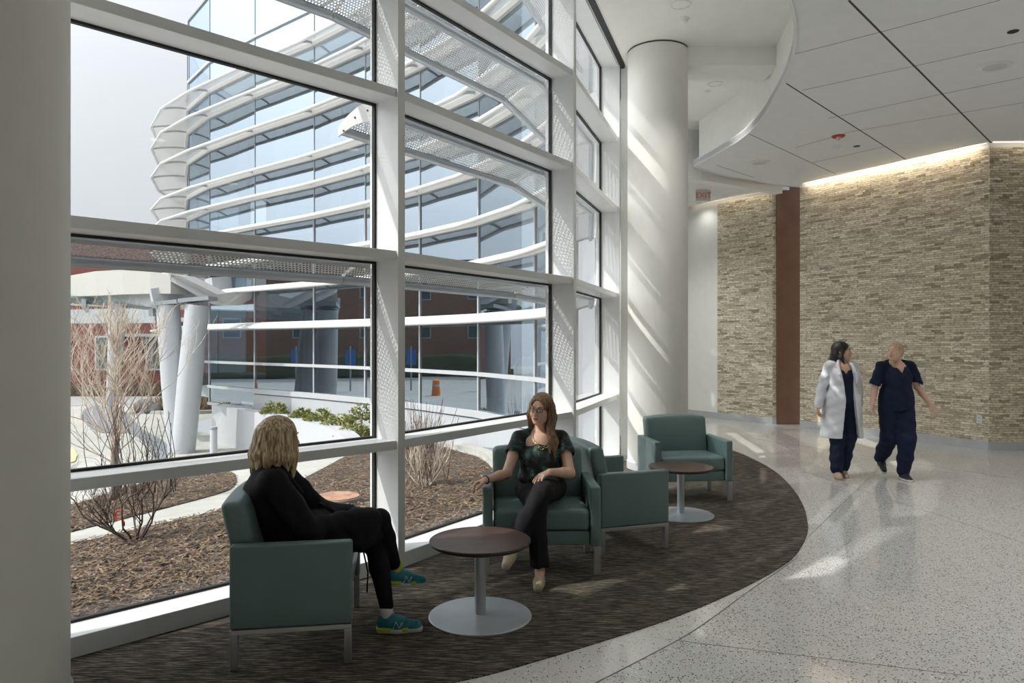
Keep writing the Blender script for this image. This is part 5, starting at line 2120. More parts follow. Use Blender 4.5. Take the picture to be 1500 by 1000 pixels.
M['flat_tan'] = plain('tan_leather', (0.50, 0.38, 0.27), 0.45)
M['shoe_black'] = plain('black_shoe', (0.02, 0.02, 0.03), 0.5)
M['gold'] = plain('gold_necklace', (0.60, 0.45, 0.18), 0.3, metal=0.9)
M['glasses'] = plain('dark_glasses_frame', (0.02, 0.018, 0.02), 0.3)


def camo_cloth():
    m, nt, b = new_mat('dark_green_print')
    tc = N(nt, 'ShaderNodeTexCoord')
    no = N(nt, 'ShaderNodeTexNoise'); no.inputs['Scale'].default_value = 17; no.inputs['Detail'].default_value = 4; no.inputs['Roughness'].default_value = 0.6
    nt.links.new(tc.outputs['Object'], no.inputs['Vector'])
    r = ramp(nt, [(0.42, (0.006, 0.008, 0.010)), (0.52, (0.014, 0.024, 0.024)), (0.60, (0.03, 0.09, 0.075)), (0.70, (0.10, 0.20, 0.16))])
    nt.links.new(no.outputs['Fac'], r.inputs[0])
    nt.links.new(r.outputs[0], b.inputs['Base Color'])
    b.inputs['Roughness'].default_value = 0.7
    return m


M['print'] = camo_cloth()


def strands(hd, freq=70, amp=0.0035, seed=0.0):
    """fine vertical grooves running down the hair, in the head's own frame"""
    c, R = hd.c, hd.R

    def f(X, Y, Z):
        dx, dy, dz = X - c[0], Y - c[1], Z - c[2]
        lx = R[0, 0] * dx + R[1, 0] * dy + R[2, 0] * dz
        ly = R[0, 1] * dx + R[1, 1] * dy + R[2, 1] * dz
        lz = R[0, 2] * dx + R[1, 2] * dy + R[2, 2] * dz
        ang = np.arctan2(lx, ly + 0.02)
        g = np.sin(ang * 29 + 2.0 * np.sin(lz * 17 + seed) + seed) + 0.7 * np.sin(ang * 46 - 2 * np.sin(lz * 31) + seed * 2)
        fade = np.clip((0.10 - lz) / 0.08, 0.25, 1)
        return (amp * g * fade).astype(np.float32)
    return f


def shoe(root, heel, toe, up, mat, name='shoe', w=0.042, h=0.05, sole=None, open_top=False, vox=0.004):
    """heel/toe at sole level"""
    heel = np.array(heel, float); toe = np.array(toe, float)
    d = toe - heel; L = np.linalg.norm(d); d /= L
    u = np.array(up, float); u = u - d * (u @ d); u /= np.linalg.norm(u)
    P = lambda a, z, s=0.0: heel + d * a * L + u * z + np.cross(d, u) * s
    S = Solid(vox)
    S.cap(P(0.12, 0.035), P(0.45, 0.035), w * 0.85, w * 0.95, 0.02)
    S.cap(P(0.45, 0.035), P(0.86, 0.026), w * 1.0, w * 0.72, 0.02)
    if open_top:
        S.cap(P(0.55, 0.034), P(0.88, 0.026), w * 0.96, w * 0.70, 0.015)
        S.cap(P(0.10, 0.045), P(0.16, 0.045), w * 0.8, w * 0.8, 0.015)
    if not open_top:
        S.cap(P(0.15, 0.06), P(0.42, 0.055), w * 0.80, w * 0.72, 0.02)
        S.cap(P(0.14, 0.075), P(0.22, 0.08), w * 0.80, w * 0.78, 0.02)
    S.plane(P(0, 0.012 if sole else 0.001), -u)
    o = S.build(name, mat, root)
    if sole:
        S = Solid(vox)
        S.cap(P(0.12, 0.012), P(0.45, 0.012), w * 0.90, w * 1.0, 0.02)
        S.cap(P(0.45, 0.012), P(0.88, 0.014), w * 1.04, w * 0.75, 0.02)
        S.plane(P(0, 0.028), u)
        S.plane(P(0, 0.0), -u)
        S.build('sole', sole, o)
    return o, P


# ------------------------------------------------------------------ woman in black, seen from behind
def woman_black():
    yaw = 14
    root = empty('person', (-1.20, 4.02, FZ), math.radians(yaw - 90))
    hips = {1: (0.09, -0.04, 0.545), -1: (-0.09, -0.04, 0.54)}
    kneeL, ankL = (-0.01, 0.43, 0.50), (0.035, 0.505, 0.085)
    kneeR, ankR = (0.04, 0.455, 0.635), (-0.115, 0.56, 0.295)
    chest, neck = (0, -0.135, 0.80), (-0.01, -0.125, 0.955)
    shR, elR, wrR = (0.165, -0.11, 0.895), (0.225, 0.09, 0.640), (0.085, 0.27, 0.655)
    shL, elL, wrL = (-0.165, -0.09, 0.895), (-0.215, 0.11, 0.66), (-0.03, 0.30, 0.665)
    hd = Head((-0.025, -0.085, 1.108), rotm(yaw=26, pitch=-3, roll=2), 1.02)
    B = Solid(0.006)
    B.cap((0, -0.05, 0.56), chest, 0.115, 0.12, 0.04)
    B.cap(shR, shL, 0.05, 0.05, 0.05)
    hd.add_head(B, neck)
    for h, k, a in ((hips[-1], kneeL, ankL), (hips[1], kneeR, ankR)):
        B.cap(h, k, 0.082, 0.052, 0.03)
        B.chain([k, lerp(k, a, 0.35), a], [0.050, 0.049, 0.031], 0.02)
    for s_, e_, w_ in ((shR, elR, wrR), (shL, elL, wrL)):
        B.chain([s_, e_, w_], [0.044, 0.037, 0.026], 0.02)
    add_hand(B, (0.05, 0.29, 0.65), (-0.75, 0.55, -0.25), (0.1, 0.1, -1), 1, 0.75)
    add_hand(B, (0.0, 0.315, 0.655), (0.75, 0.35, -0.25), (0, 0.1, -1), -1, 0.75)
    B.cap(ankL, (0.05, 0.58, 0.035), 0.030, 0.018, 0.01)
    B.cap(ankR, (-0.125, 0.62, 0.235), 0.030, 0.018, 0.01)
    body = B.build('body', M['skin'], root)
    # leggings
    S = Solid(0.006)
    for h, k, a in ((hips[-1], kneeL, ankL), (hips[1], kneeR, ankR)):
        e = lerp(k, a, 0.86)
        S.cap(h, k, 0.088, 0.060, 0.03)
        S.chain([k, lerp(k, a, 0.35), e], [0.058, 0.056, 0.040], 0.02)
    S.build('leggings', M['legging'], root)
    # coat: torso, skirt over the thighs, sleeves, collar
    S = Solid(0.006)
    S.cap((0, -0.06, 0.575), chest, 0.150, 0.142, 0.05)
    S.ell((0, -0.13, 0.70), (0.185, 0.125, 0.17), 0.05)
    S.ell((0.01, -0.15, 0.85), (0.19, 0.10, 0.10), 0.05)
    S.cap(shR, shL, 0.070, 0.068, 0.05)
    S.cap((0.02, -0.13, 0.93), neck, 0.085, 0.070, 0.03)
    for s_, e_, w_ in ((shR, elR, wrR), (shL, elL, wrL)):
        S.chain([s_, lerp(s_, e_, 0.5), e_, lerp(e_, w_, 0.9)], [0.072, 0.066, 0.060, 0.047], 0.025)
    S.cap(wrR, (0.02, 0.325, 0.645), 0.046, 0.044, 0.015)
    S.cap(wrL, (0.03, 0.335, 0.655), 0.044, 0.042, 0.015)
    S.cap((0.11, -0.02, 0.57), (0.075, 0.39, 0.630), 0.092, 0.080, 0.03)
    S.cap((-0.11, -0.02, 0.57), (-0.05, 0.36, 0.60), 0.10, 0.08, 0.04)
    S.cap((0.06, 0.35, 0.62), (0.05, 0.42, 0.56), 0.085, 0.055, 0.03)
    S.cap((0.135, 0.10, 0.56), (0.115, 0.36, 0.54), 0.055, 0.05, 0.04)
    S.ell((0.02, 0.12, 0.60), (0.17, 0.20, 0.07), 0.04)

    def folds(X, Y, Z):
        return (0.004 * np.sin(38 * Z + 14 * Y + 6 * X) * np.sin(11 * X - 9 * Y + 2) + 0.003 * np.sin(60 * Y + 25 * Z - 20 * X)).astype(np.float32) + 0 * X
    S.fn(folds)
    coat = S.build('coat', M['black_coat'], root)
    S = Solid(0.005)
    S.cap((0.055, -0.165, 0.955), (0.075, -0.07, 0.94), 0.028, 0.022, 0.02)
    S.cap((0.055, -0.165, 0.955), (-0.055, -0.165, 0.955), 0.028, 0.028, 0.02)
    S.cap((-0.055, -0.165, 0.955), (-0.075, -0.06, 0.94), 0.028, 0.022, 0.02)
    S.cap((0.075, -0.07, 0.94), (0.10, 0.03, 0.82), 0.022, 0.016, 0.02)
    S.build('collar', M['black_coat'], coat)
    MB().tube([(0.155, 0.30, 0.56), (0.165, 0.36, 0.50), (0.15, 0.385, 0.38), (0.16, 0.38, 0.27)], 0.005, 6).build('cord', M['black_coat'], coat, smooth=True)
    MB().tube([(0.13, 0.13, 0.76), (0.16, 0.17, 0.745), (0.15, 0.20, 0.72)], 0.012, 8).build('cuff_strap', M['black_coat'], coat, smooth=True)
    # hair: shoulder-length bob
    w = hd.w
    S = Solid(0.005)
    S.ell(w((0, -0.022, 0.035)), (0.086, 0.106, 0.090), 0.01, R=hd.R)
    for a in range(0, 11):
        ang = math.radians(-128 + 25.6 * a)
        x, y = math.sin(ang), -math.cos(ang)
        S.cap(w((x * 0.062, y * 0.078 - 0.02, 0.03)), w((x * 0.100, y * 0.108 - 0.022, -0.09)), 0.040, 0.034, 0.02)
        ln = -0.185 - 0.022 * math.sin(a * 2.1)
        S.cap(w((x * 0.100, y * 0.108 - 0.022, -0.09)), w((x * 0.100, y * 0.116 - 0.022, ln)), 0.034, 0.010, 0.010)
    S.ell(w((0, 0.105, -0.045)), (0.055, 0.07, 0.085), 0.01, '-', R=hd.R)
    S.ell(w((0, 0.0, -0.19)), (0.06, 0.075, 0.10), 0.01, '-', R=hd.R)
    S.fn(strands(hd, amp=0.0020, seed=0.4))
    S.build('hair', M['hair_blond'], root)
    hd.features(body, M['iris_blue'], M['lips'], M['hair_auburn'])
    # running shoes and socks
    for a, heel, toe, up in ((ankL, (0.03, 0.45, 0.0), (0.08, 0.69, 0.0), (0, 0, 1)), (ankR, (-0.105, 0.505, 0.215), (-0.145, 0.735, 0.180), (0.0, 0.13, 1))):
        o, P = shoe(root, heel, toe, up, M['shoe_teal'], 'running_shoe', w=0.046, sole=M['shoe_white'])
        S = Solid(0.004)
        S.cap(P(0.12, 0.022), P(0.60, 0.020), 0.0445, 0.047, 0.01)
        S.plane(P(0, 0.034), np.array(up, float)); S.plane(P(0, 0.010), -np.array(up, float))
        S.build('lime_midsole', M['shoe_lime'], o)
        mb = MB()
        for t_ in (0.42, 0.50, 0.58, 0.66):
            mb.tube([Vector(P(t_, 0.070 - 0.05 * (t_ - 0.42) * 1.6, -0.026)), Vector(P(t_, 0.086 - 0.06 * (t_ - 0.42) * 2.2, 0)), Vector(P(t_, 0.070 - 0.05 * (t_ - 0.42) * 1.6, 0.026))], 0.0035, 6)
        mb.build('laces', M['shoe_lime'], o)
        for sd in (-1, 1):
            mb = MB()
            mb.tube([Vector(P(0.36, 0.030, sd * 0.044)), Vector(P(0.42, 0.066, sd * 0.041)), Vector(P(0.50, 0.034, sd * 0.046)), Vector(P(0.56, 0.062, sd * 0.040))], 0.005, 6)
            mb.build('side_stripe', M['shoe_white'], o)
        S = Solid(0.004)
        top = np.array(a, float) + (np.array(P(0.16, 0.10)) - np.array(a, float)) * 0.2
        S.cap(P(0.18, 0.085), P(0.17, 0.115), 0.038, 0.037, 0.01)
        S.build('sock', M['shoe_lime'] if a is ankR else M['sock'], root)
    return tag(root, 'seated blond woman in a black coat and teal running shoes, seen from behind', 'person')


woman_black()


# ------------------------------------------------------------------ woman in the patterned top, facing us
def woman_print():
    root = empty('person', (0.215, 5.37, FZ), math.radians(181))
    hipR, hipL = (0.09, -0.02, 0.545), (-0.09, -0.02, 0.55)
    kneeR, ankR = (0.055, 0.43, 0.50), (0.035, 0.475, 0.085)
    kneeL, ankL = (0.01, 0.43, 0.615), (0.215, 0.50, 0.285)
    chest, neck = (0, -0.05, 0.80), (0, -0.055, 0.965)
    shR, elR, wrR = (0.160, -0.04, 0.920), (0.255, 0.12, 0.685), (0.405, 0.275, 0.668)
    shL, elL, wrL = (-0.160, -0.04, 0.920), (-0.205, 0.11, 0.685), (-0.045, 0.30, 0.728)
    hd = Head((0.0, -0.02, 1.142), rotm(yaw=-27, pitch=-3, roll=-3), 0.96)
    B = Solid(0.005)
    B.cap((0, -0.03, 0.56), chest, 0.115, 0.115, 0.04)
    B.cap(shR, shL, 0.048, 0.048, 0.04)
    B.cap((0.05, -0.05, 0.93), (-0.05, -0.05, 0.93), 0.055, 0.055, 0.03)
    B.ell((0, 0.0, 0.87), (0.115, 0.080, 0.095), 0.03)
    hd.add_head(B, neck, 0.047)
    for h, k, a in ((hipR, kneeR, ankR), (hipL, kneeL, ankL)):
        B.cap(h, k, 0.080, 0.052, 0.03)
        B.chain([k, lerp(k, a, 0.35), a], [0.050, 0.046, 0.030], 0.02)
    B.chain([shR, lerp(shR, elR, 0.5), elR, lerp(elR, wrR, 0.35), wrR], [0.044, 0.041, 0.036, 0.036, 0.024], 0.015)
    B.chain([shL, lerp(shL, elL, 0.5), elL, lerp(elL, wrL, 0.35), wrL], [0.044, 0.041, 0.037, 0.036, 0.024], 0.015)
    add_hand(B, wrR, (0.80, 0.35, -0.18), (-0.25, 0.25, -1), 1, 0.62, 0.05)
    add_hand(B, wrL, (0.74, 0.55, -0.20), (0.30, 0.25, -1), -1, 0.30, 0.14)
    B.chain([ankR, (0.045, 0.555, 0.045), (0.052, 0.60, 0.025)], [0.032, 0.026, 0.014], 0.02)
    B.chain([ankL, (0.240, 0.565, 0.240), (0.252, 0.60, 0.205)], [0.032, 0.026, 0.014], 0.02)
    body = B.build('body', M['skin'], root)
    hd.features(body, M['iris_blue'], M['lips'], M['hair_auburn'])
    # trousers, flared towards the hem
    S = Solid(0.006)
    S.cap((0.08, -0.03, 0.56), (-0.08, -0.03, 0.56), 0.105, 0.105, 0.04)
    S.cap(hipR, kneeR, 0.095, 0.070, 0.03)
    S.cap(hipL, kneeL, 0.095, 0.073, 0.03)
    S.chain([kneeR, lerp(kneeR, ankR, 0.5), lerp(kneeR, ankR, 0.94)], [0.066, 0.060, 0.066], 0.02)
    S.chain([kneeL, lerp(kneeL, ankL, 0.5), lerp(kneeL, ankL, 0.93)], [0.070, 0.068, 0.078], 0.02)
    dR = np.array(ankR) - np.array(kneeR); S.plane(lerp(kneeR, ankR, 0.93), dR)
    S.plane((0, 0, 0.085), (0, 0, -1))

    def folds(X, Y, Z):
        return (0.003 * np.sin(30 * X + 50 * Y) * np.sin(9 * Z + 20 * X) + 0.002 * np.sin(70 * X + 10 * Z)).astype(np.float32)
    S.fn(folds)
    S.build('trousers', M['black_trouser'], root)
    # loose blouse with cap sleeves
    S = Solid(0.005)
    S.cap((0, -0.035, 0.60), (0, -0.05, 0.82), 0.140, 0.135, 0.04)
    S.ell((0, 0.03, 0.80), (0.135, 0.095, 0.085), 0.04)
    S.ell((0, 0.01, 0.640), (0.175, 0.130, 0.075), 0.04)
    S.ell((0, -0.01, 0.74), (0.158, 0.122, 0.15), 0.04)
    S.cap((0.07, -0.04, 0.945), shR, 0.052, 0.052, 0.04)
    S.cap((-0.07, -0.04, 0.945), shL, 0.052, 0.052, 0.04)
    for s_, e_ in ((shR, elR), (shL, elL)):
        S.cap(s_, lerp(s_, e_, 0.40), 0.054, 0.070, 0.025)
        S.cap(lerp(s_, e_, 0.75), lerp(s_, e_, 0.44), 0.075, 0.060, 0.003, '-')
    S.ell((0, 0.045, 0.995), (0.088, 0.115, 0.100), 0.006, '-')
    S.fn(folds)
    top = S.build('blouse', M['print'], root)
    # hair, long and straight over the left shoulder
    w = hd.w
    S = Solid(0.005)
    S.ell(w((0, -0.022, 0.034)), (0.083, 0.104, 0.088), 0.01, R=hd.R)
    for x in (-1, 1):
        S.chain([w((x * 0.066, 0.0, 0.03)), w((x * 0.084, -0.005, -0.06)), w((x * 0.082, -0.005, -0.15))], [0.026, 0.026, 0.022], 0.02)
        S.chain([w((x * 0.070, -0.03, 0.02)), w((x * 0.084, -0.035, -0.07)), w((x * 0.080, -0.03, -0.17))], [0.034, 0.034, 0.026], 0.02)
    S.chain([w((0, -0.09, 0.0)), w((0, -0.10, -0.08)), w((0.0, -0.085, -0.17))], [0.05, 0.05, 0.035], 0.03)
    S.chain([w((-0.082, 0.0, -0.14)), (-0.098, 0.055, 0.90), (-0.085, 0.095, 0.80)], [0.028, 0.026, 0.012], 0.02)
    S.chain([w((-0.082, 0.0, -0.10)), (-0.075, 0.06, 0.92), (-0.055, 0.105, 0.835)], [0.024, 0.022, 0.010], 0.02)
    S.ell(w((0, 0.112, -0.030)), (0.066, 0.100, 0.105), 0.012, '-', R=hd.R)
    S.ell(w((0.01, 0.14, 0.045)), (0.055, 0.075, 0.05), 0.012, '-', R=hd.R)
    S.fn(strands(hd, amp=0.003, seed=1.3))
    S.build('hair', M['hair_auburn'], root)
    # glasses
    g = empty('glasses'); g.parent = root
    for x in (-1, 1):
        c = np.array((x * 0.031, 0.098, 0.000))
        mb = MB()
        mb.tube([Vector(w(c + np.array((0.022 * math.copysign(abs(math.cos(t)) ** 0.7, math.cos(t)), -0.006 * abs(math.cos(t)) * (1 if math.cos(t) * x > 0 else 0), 0.015 * math.copysign(abs(math.sin(t)) ** 0.7, math.sin(t)))))) for t in np.linspace(0, 2 * PI, 25)], 0.0021, 6)
        mb.build('rim', M['glasses'], g)
        MB().tube([Vector(w((x * 0.053, 0.092, 0.006))), Vector(w((x * 0.074, 0.05, 0.008))), Vector(w((x * 0.078, -0.01, 0.004)))], 0.002, 6).build('temple', M['glasses'], g)
    MB().tube([Vector(w((-0.009, 0.100, 0.004))), Vector(w((0, 0.102, 0.007))), Vector(w((0.009, 0.100, 0.004)))], 0.002, 6).build('bridge', M['glasses'], g)
    # necklace of linked scallops
    n = empty('necklace'); n.parent = root
    pts = [(0.062, 0.010, 0.968), (0.055, 0.068, 0.915), (0.030, 0.102, 0.888), (0.0, 0.112, 0.876), (-0.030, 0.102, 0.888), (-0.055, 0.068, 0.915), (-0.062, 0.010, 0.968)]
    MB().tube(smooth_path(pts, 5), 0.0022, 6).build('chain', M['gold'], n, smooth=True)
    for p in pts[1:-1]:
        MB().tube([(p[0] + 0.012 * math.cos(t), p[1] + 0.008, p[2] - 0.008 + 0.011 * math.sin(t)) for t in np.linspace(PI, 2 * PI, 9)], 0.0032, 6).build('scallop', M['gold'], n, smooth=True)
    d = (Vector(wrR) - Vector(elR)).normalized()
    s = d.cross(Vector((0, 0, 1))).normalized(); u = s.cross(d)
    c = Vector(wrR) - d * 0.005
    MB().tube([c + (s * math.cos(t) + u * math.sin(t)) * 0.0275 for t in np.linspace(0, 2 * PI, 21)], 0.0045, 6).build('bracelet', M['glasses'], root, smooth=True)
    shoe(root, (0.03, 0.425, 0.0), (0.06, 0.665, 0.0), (0, 0, 1), M['flat_gold'], 'flat_shoe', w=0.038, open_top=True)
    shoe(root, (0.208, 0.475, 0.205), (0.272, 0.675, 0.150), (0.05, 0.30, 1), M['flat_gold'], 'flat_shoe', w=0.038, open_top=True)
    return tag(root, 'seated woman with glasses in a dark green patterned top, facing the camera', 'person')


woman_print()


# ------------------------------------------------------------------ two women walking
def walker_coat():
    root = empty('person', (4.0, 8.78, 0.0), math.radians(178))
    B = Solid(0.006)
    neck = (0.0, 0.0, 1.40)
    hd = Head((0.005, 0.03, 1.535), rotm(yaw=62, pitch=2), 0.98)
    shR, elR, wrR = (0.150, -0.01, 1.355), (0.225, -0.02, 1.10), (0.305, 0.06, 0.87)
    shL, elL, wrL = (-0.150, -0.01, 1.355), (-0.215, -0.06, 1.10), (-0.20, 0.0, 0.88)
    hipR, knR, anR = (0.09, 0, 0.90), (0.085, 0.07, 0.49), (0.075, 0.03, 0.09)
    hipL, knL, anL = (-0.09, 0, 0.90), (-0.065, 0.06, 0.49), (-0.045, -0.08, 0.10)
    B.cap((0, 0, 0.95), (0, 0, 1.25), 0.125, 0.12, 0.05)
    B.ell((0, 0.035, 1.31), (0.10, 0.085, 0.10), 0.04)
    B.cap(shR, shL, 0.05, 0.05, 0.04)
    hd.add_head(B, neck)
    for h, k, a in ((hipR, knR, anR), (hipL, knL, anL)):
        B.chain([h, k, lerp(k, a, 0.3), a], [0.085, 0.055, 0.052, 0.032], 0.03)
    for s_, e_, w_ in ((shR, elR, wrR), (shL, elL, wrL)):
        B.chain([s_, e_, w_], [0.045, 0.037, 0.026], 0.02)
    add_hand(B, wrR, (0.08, 0.15, -1), (-1, 0.1, 0), -1, 0.5)
    add_hand(B, wrL, (0.1, 0.1, -1), (1, 0.1, 0), 1, 0.5)
    B.cap(anR, (0.08, 0.10, 0.035), 0.030, 0.018, 0.01)
    B.cap(anL, (-0.04, 0.0, 0.035), 0.030, 0.018, 0.01)
    body = B.build('body', M['skin_tan'], root)
    hd.features(body, M['iris_brown'], M['lips'], M['hair_dark'])
    S = Solid(0.007)
    S.cap((0, 0, 0.94), (0, 0.0, 1.25), 0.138, 0.135, 0.05)
    S.ell((0, 0.045, 1.22), (0.13, 0.10, 0.09), 0.04)
    S.cap((0.11, -0.01, 1.36), (-0.11, -0.01, 1.36), 0.050, 0.050, 0.04)
    S.cut(lambda X, Y, Z: np.where((Y > 0.03) & (Z > 1.25), 0.55 * (Z - 1.255) - np.abs(X), -1.0).astype(np.float32))
    S.ell((0, 0.02, 1.44), (0.062, 0.07, 0.07), 0.01, '-')
    S.build('scrub_top', M['navy'], root)

    def folds(X, Y, Z):
        return (0.004 * np.sin(34 * X + 22 * Y + 5 * Z) * np.sin(8 * Z + 3) + 0.003 * np.sin(55 * Z + 30 * X)).astype(np.float32)
    S = Solid(0.007)
    S.cap((0.05, 0, 0.92), (-0.05, 0, 0.92), 0.12, 0.12, 0.04)
    for h, k, a in ((hipR, knR, anR), (hipL, knL, anL)):
        S.chain([h, k, lerp(k, a, 0.6), lerp(k, a, 0.97)], [0.094, 0.080, 0.074, 0.070], 0.03)
    S.plane((0, 0, 0.055), (0, 0, -1))
    S.fn(folds)
    S.build('scrub_trousers', M['navy'], root)
    # open white coat: two front panels and a back
    S = Solid(0.006)
    S.cap((0.03, -0.01, 0.30), (0.03, -0.01, 0.92), 0.225, 0.195, 0.05)
    S.cap((-0.03, -0.01, 0.30), (-0.03, -0.01, 0.92), 0.225, 0.195, 0.05)
    S.cap((0, -0.01, 0.92), (0, -0.01, 1.25), 0.185, 0.140, 0.05)
    S.ell((0, 0.03, 1.21), (0.150, 0.125, 0.11), 0.05)
    S.cap((0.05, -0.02, 1.385), shR, 0.060, 0.058, 0.04)
    S.cap((-0.05, -0.02, 1.385), shL, 0.060, 0.058, 0.04)
    S.cap((0, -0.03, 1.34), (0, -0.04, 1.42), 0.085, 0.068, 0.03)
    for s_, e_, w_ in ((shR, elR, wrR), (shL, elL, wrL)):
        S.chain([s_, lerp(s_, e_, 0.5), e_, lerp(e_, w_, 0.92)], [0.058, 0.058, 0.056, 0.052], 0.015)
    S.fn(folds)

    def opening(X, Y, Z):
        half = 0.060 + 0.05 * np.clip((0.95 - Z) / 0.45, 0, 1) + 0.02 * np.clip((Z - 1.15) / 0.2, 0, 1)
        x0 = -0.035 + 0.035 * np.clip((Z - 1.1) / 0.25, 0, 1)
        return np.where(Y > 0.0, half - np.abs(X - x0), -1.0).astype(np.float32) + 0 * Z
    S.cut(opening)
    S.ell((0, 0.04, 1.44), (0.055, 0.09, 0.07), 0.01, '-')
    S.cut(lambda X, Y, Z: (0.50 - 0.05 * np.abs(X) - Z + 0 * X + 0 * Y).astype(np.float32) * (np.abs(X) < 0.26) - 1.0 * (np.abs(X) >= 0.26))
    coat = S.build('white_coat', M['labcoat'], root)
    for s_ in (1, -1):
        S = Solid(0.005)
        S.chain([(s_ * 0.045, 0.02, 1.435), (s_ * 0.085, 0.095, 1.37), (s_ * 0.098 - 0.015, 0.155, 1.26), (s_ * 0.080 - 0.03, 0.165, 1.16)], [0.016, 0.020, 0.020, 0.008], 0.01)
        S.build('lapel', M['labcoat'], coat)
    w = hd.w
    S = Solid(0.005)
    S.ell(w((0, -0.024, 0.034)), (0.082, 0.104, 0.087), 0.01, R=hd.R)
    S.ell(w((0, -0.06, -0.03)), (0.075, 0.065, 0.09), 0.02, R=hd.R)
    S.chain([w((0.0, -0.09, -0.05)), w((0.0, -0.10, -0.10)), w((0.04, -0.07, -0.16))], [0.05, 0.046, 0.02], 0.02)
    S.chain([w((-0.06, 0.01, 0.0)), w((-0.065, -0.01, -0.08)), w((-0.06, 0.02, -0.15))], [0.022, 0.025, 0.010], 0.02)
    S.chain([w((0.06, 0.01, 0.0)), w((0.065, -0.01, -0.08)), w((0.06, 0.02, -0.15))], [0.022, 0.025, 0.010], 0.02)
    S.ell(w((0, 0.108, -0.030)), (0.060, 0.085, 0.090), 0.012, '-', R=hd.R)
    S.fn(strands(hd, amp=0.002, seed=2.0))
    S.build('hair', M['hair_dark'], root)
    shoe(root, (0.07, -0.03, 0.0), (0.085, 0.20, 0.0), (0, 0, 1), M['flat_tan'], 'flat_shoe', w=0.042)
    shoe(root, (-0.05, -0.14, 0.0), (-0.035, 0.09, 0.0), (0, 0, 1), M['flat_tan'], 'flat_shoe', w=0.042)
    return tag(root, 'dark haired woman walking in an open white coat over navy scrubs', 'person')


walker_coat()


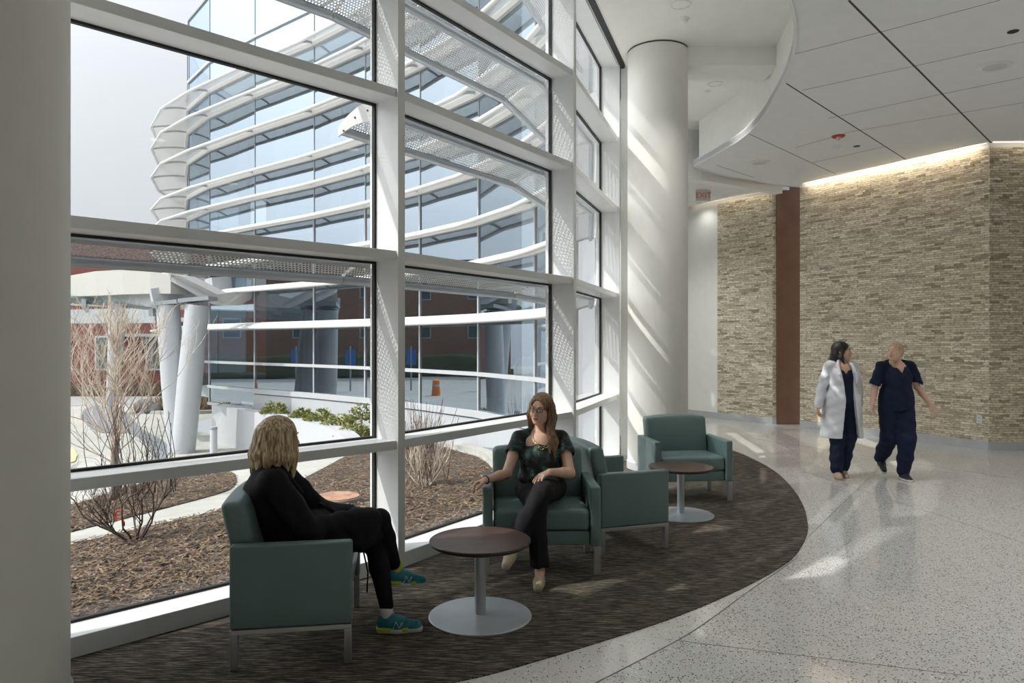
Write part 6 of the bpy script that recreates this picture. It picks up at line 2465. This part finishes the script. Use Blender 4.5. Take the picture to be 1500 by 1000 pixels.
def walker_scrubs():
    root = empty('person', (4.63, 8.72, 0.0), math.radians(179))
    neck = (0.0, 0.0, 1.40)
    hd = Head((0.035, 0.03, 1.535), rotm(yaw=-52, pitch=2, roll=0), 0.98)
    shR, elR, wrR = (0.175, -0.01, 1.355), (0.255, 0.0, 1.09), (0.335, 0.10, 0.90)
    shL, elL, wrL = (-0.175, -0.01, 1.355), (-0.265, -0.03, 1.10), (-0.37, 0.06, 0.90)
    hipR, knR, anR = (0.09, 0, 0.90), (0.07, -0.02, 0.50), (0.035, -0.31, 0.20)
    hipL, knL, anL = (-0.09, 0, 0.90), (-0.075, 0.10, 0.49), (-0.055, 0.06, 0.09)
    B = Solid(0.006)
    B.cap((0, 0, 0.95), (0, 0, 1.25), 0.13, 0.125, 0.05)
    B.ell((0, 0.035, 1.31), (0.10, 0.085, 0.10), 0.04)
    B.cap(shR, shL, 0.05, 0.05, 0.04)
    hd.add_head(B, neck)
    for h, k, a in ((hipR, knR, anR), (hipL, knL, anL)):
        B.chain([h, k, lerp(k, a, 0.3), a], [0.088, 0.057, 0.053, 0.033], 0.03)
    for s_, e_, w_ in ((shR, elR, wrR), (shL, elL, wrL)):
        B.chain([s_, lerp(s_, e_, 0.6), e_, lerp(e_, w_, 0.35), w_], [0.047, 0.043, 0.038, 0.037, 0.026], 0.015)
    add_hand(B, wrR, (0.25, 0.3, -0.9), (-0.7, 0.5, 0.0), -1, 0.42, 0.2)
    add_hand(B, wrL, (-0.55, 0.25, -0.75), (0.35, 0.9, 0.1), 1, 0.18, 0.30)
    B.cap(anR, (0.04, -0.27, 0.10), 0.030, 0.02, 0.01)
    B.cap(anL, (-0.05, 0.12, 0.035), 0.030, 0.018, 0.01)
    body = B.build('body', M['skin'], root)
    hd.features(body, M['iris_blue'], M['lips'], M['hair_fair'])

    def folds(X, Y, Z):
        return (0.004 * np.sin(30 * X + 20 * Y - 7 * Z) * np.sin(7 * Z + 3) + 0.003 * np.sin(45 * Z - 35 * X)).astype(np.float32)
    S = Solid(0.006)
    S.cap((0, 0, 0.90), (0, 0.0, 1.25), 0.165, 0.150, 0.05)
    S.ell((0, 0.0, 0.98), (0.205, 0.155, 0.17), 0.04)
    S.ell((0, 0.045, 1.20), (0.155, 0.115, 0.10), 0.05)
    S.cap((0.06, -0.01, 1.375), shR, 0.060, 0.058, 0.04)
    S.cap((-0.06, -0.01, 1.375), shL, 0.060, 0.058, 0.04)
    for s_, e_ in ((shR, elR), (shL, elL)):
        S.chain([s_, lerp(s_, e_, 0.5), lerp(s_, e_, 0.80)], [0.060, 0.066, 0.074], 0.02)
        ax = np.array(e_, float) - np.array(s_, float); ax /= np.linalg.norm(ax)
        S.cap(lerp(s_, e_, 1.15), lerp(s_, e_, 0.86), 0.082, 0.070, 0.004, '-')
    S.cut(lambda X, Y, Z: np.where((Y > 0.03) & (Z > 1.27), 0.62 * (Z - 1.275) - np.abs(X), -1.0).astype(np.float32))
    S.ell((0, 0.02, 1.45), (0.068, 0.075, 0.075), 0.01, '-')
    S.plane((0, 0, 0.83), (0, 0, -1))
    S.fn(folds)
    S.build('scrub_top', M['navy'], root)
    S = Solid(0.007)
    S.cap((0.06, 0, 0.90), (-0.06, 0, 0.90), 0.125, 0.125, 0.04)
    for h, k, a in ((hipR, knR, anR), (hipL, knL, anL)):
        S.chain([h, k, lerp(k, a, 0.6), lerp(k, a, 0.98)], [0.118, 0.100, 0.085, 0.072], 0.03)
    S.plane((0, 0, 0.05), (0, 0, -1))
    S.fn(folds)
    S.build('scrub_trousers', M['navy'], root)
    w = hd.w
    S = Solid(0.005)
    S.ell(w((0, -0.026, 0.032)), (0.079, 0.099, 0.085), 0.01, R=hd.R)
    S.ell(w((0, -0.06, -0.03)), (0.070, 0.055, 0.07), 0.02, R=hd.R)
    S.chain([w((0.03, -0.07, -0.07)), w((0.075, -0.03, -0.12)), (0.095, 0.085, 1.395), (0.075, 0.115, 1.345)], [0.030, 0.028, 0.022, 0.010], 0.02)
    S.ell(w((0, 0.105, -0.030)), (0.064, 0.088, 0.095), 0.012, '-', R=hd.R)
    S.fn(strands(hd, amp=0.002, seed=3.0))
    S.build('hair', M['hair_fair'], root)
    shoe(root, (-0.06, 0.0, 0.0), (-0.045, 0.25, 0.0), (0, 0, 1), M['shoe_black'], 'running_shoe', w=0.046, sole=M['shoe_white'])
    shoe(root, (0.032, -0.385, 0.175), (0.045, -0.20, 0.02), (0, 0.6, 0.7), M['shoe_black'], 'running_shoe', w=0.046, sole=M['shoe_white'])
    return tag(root, 'fair haired woman walking in navy scrubs with her hands held out', 'person')


walker_scrubs()
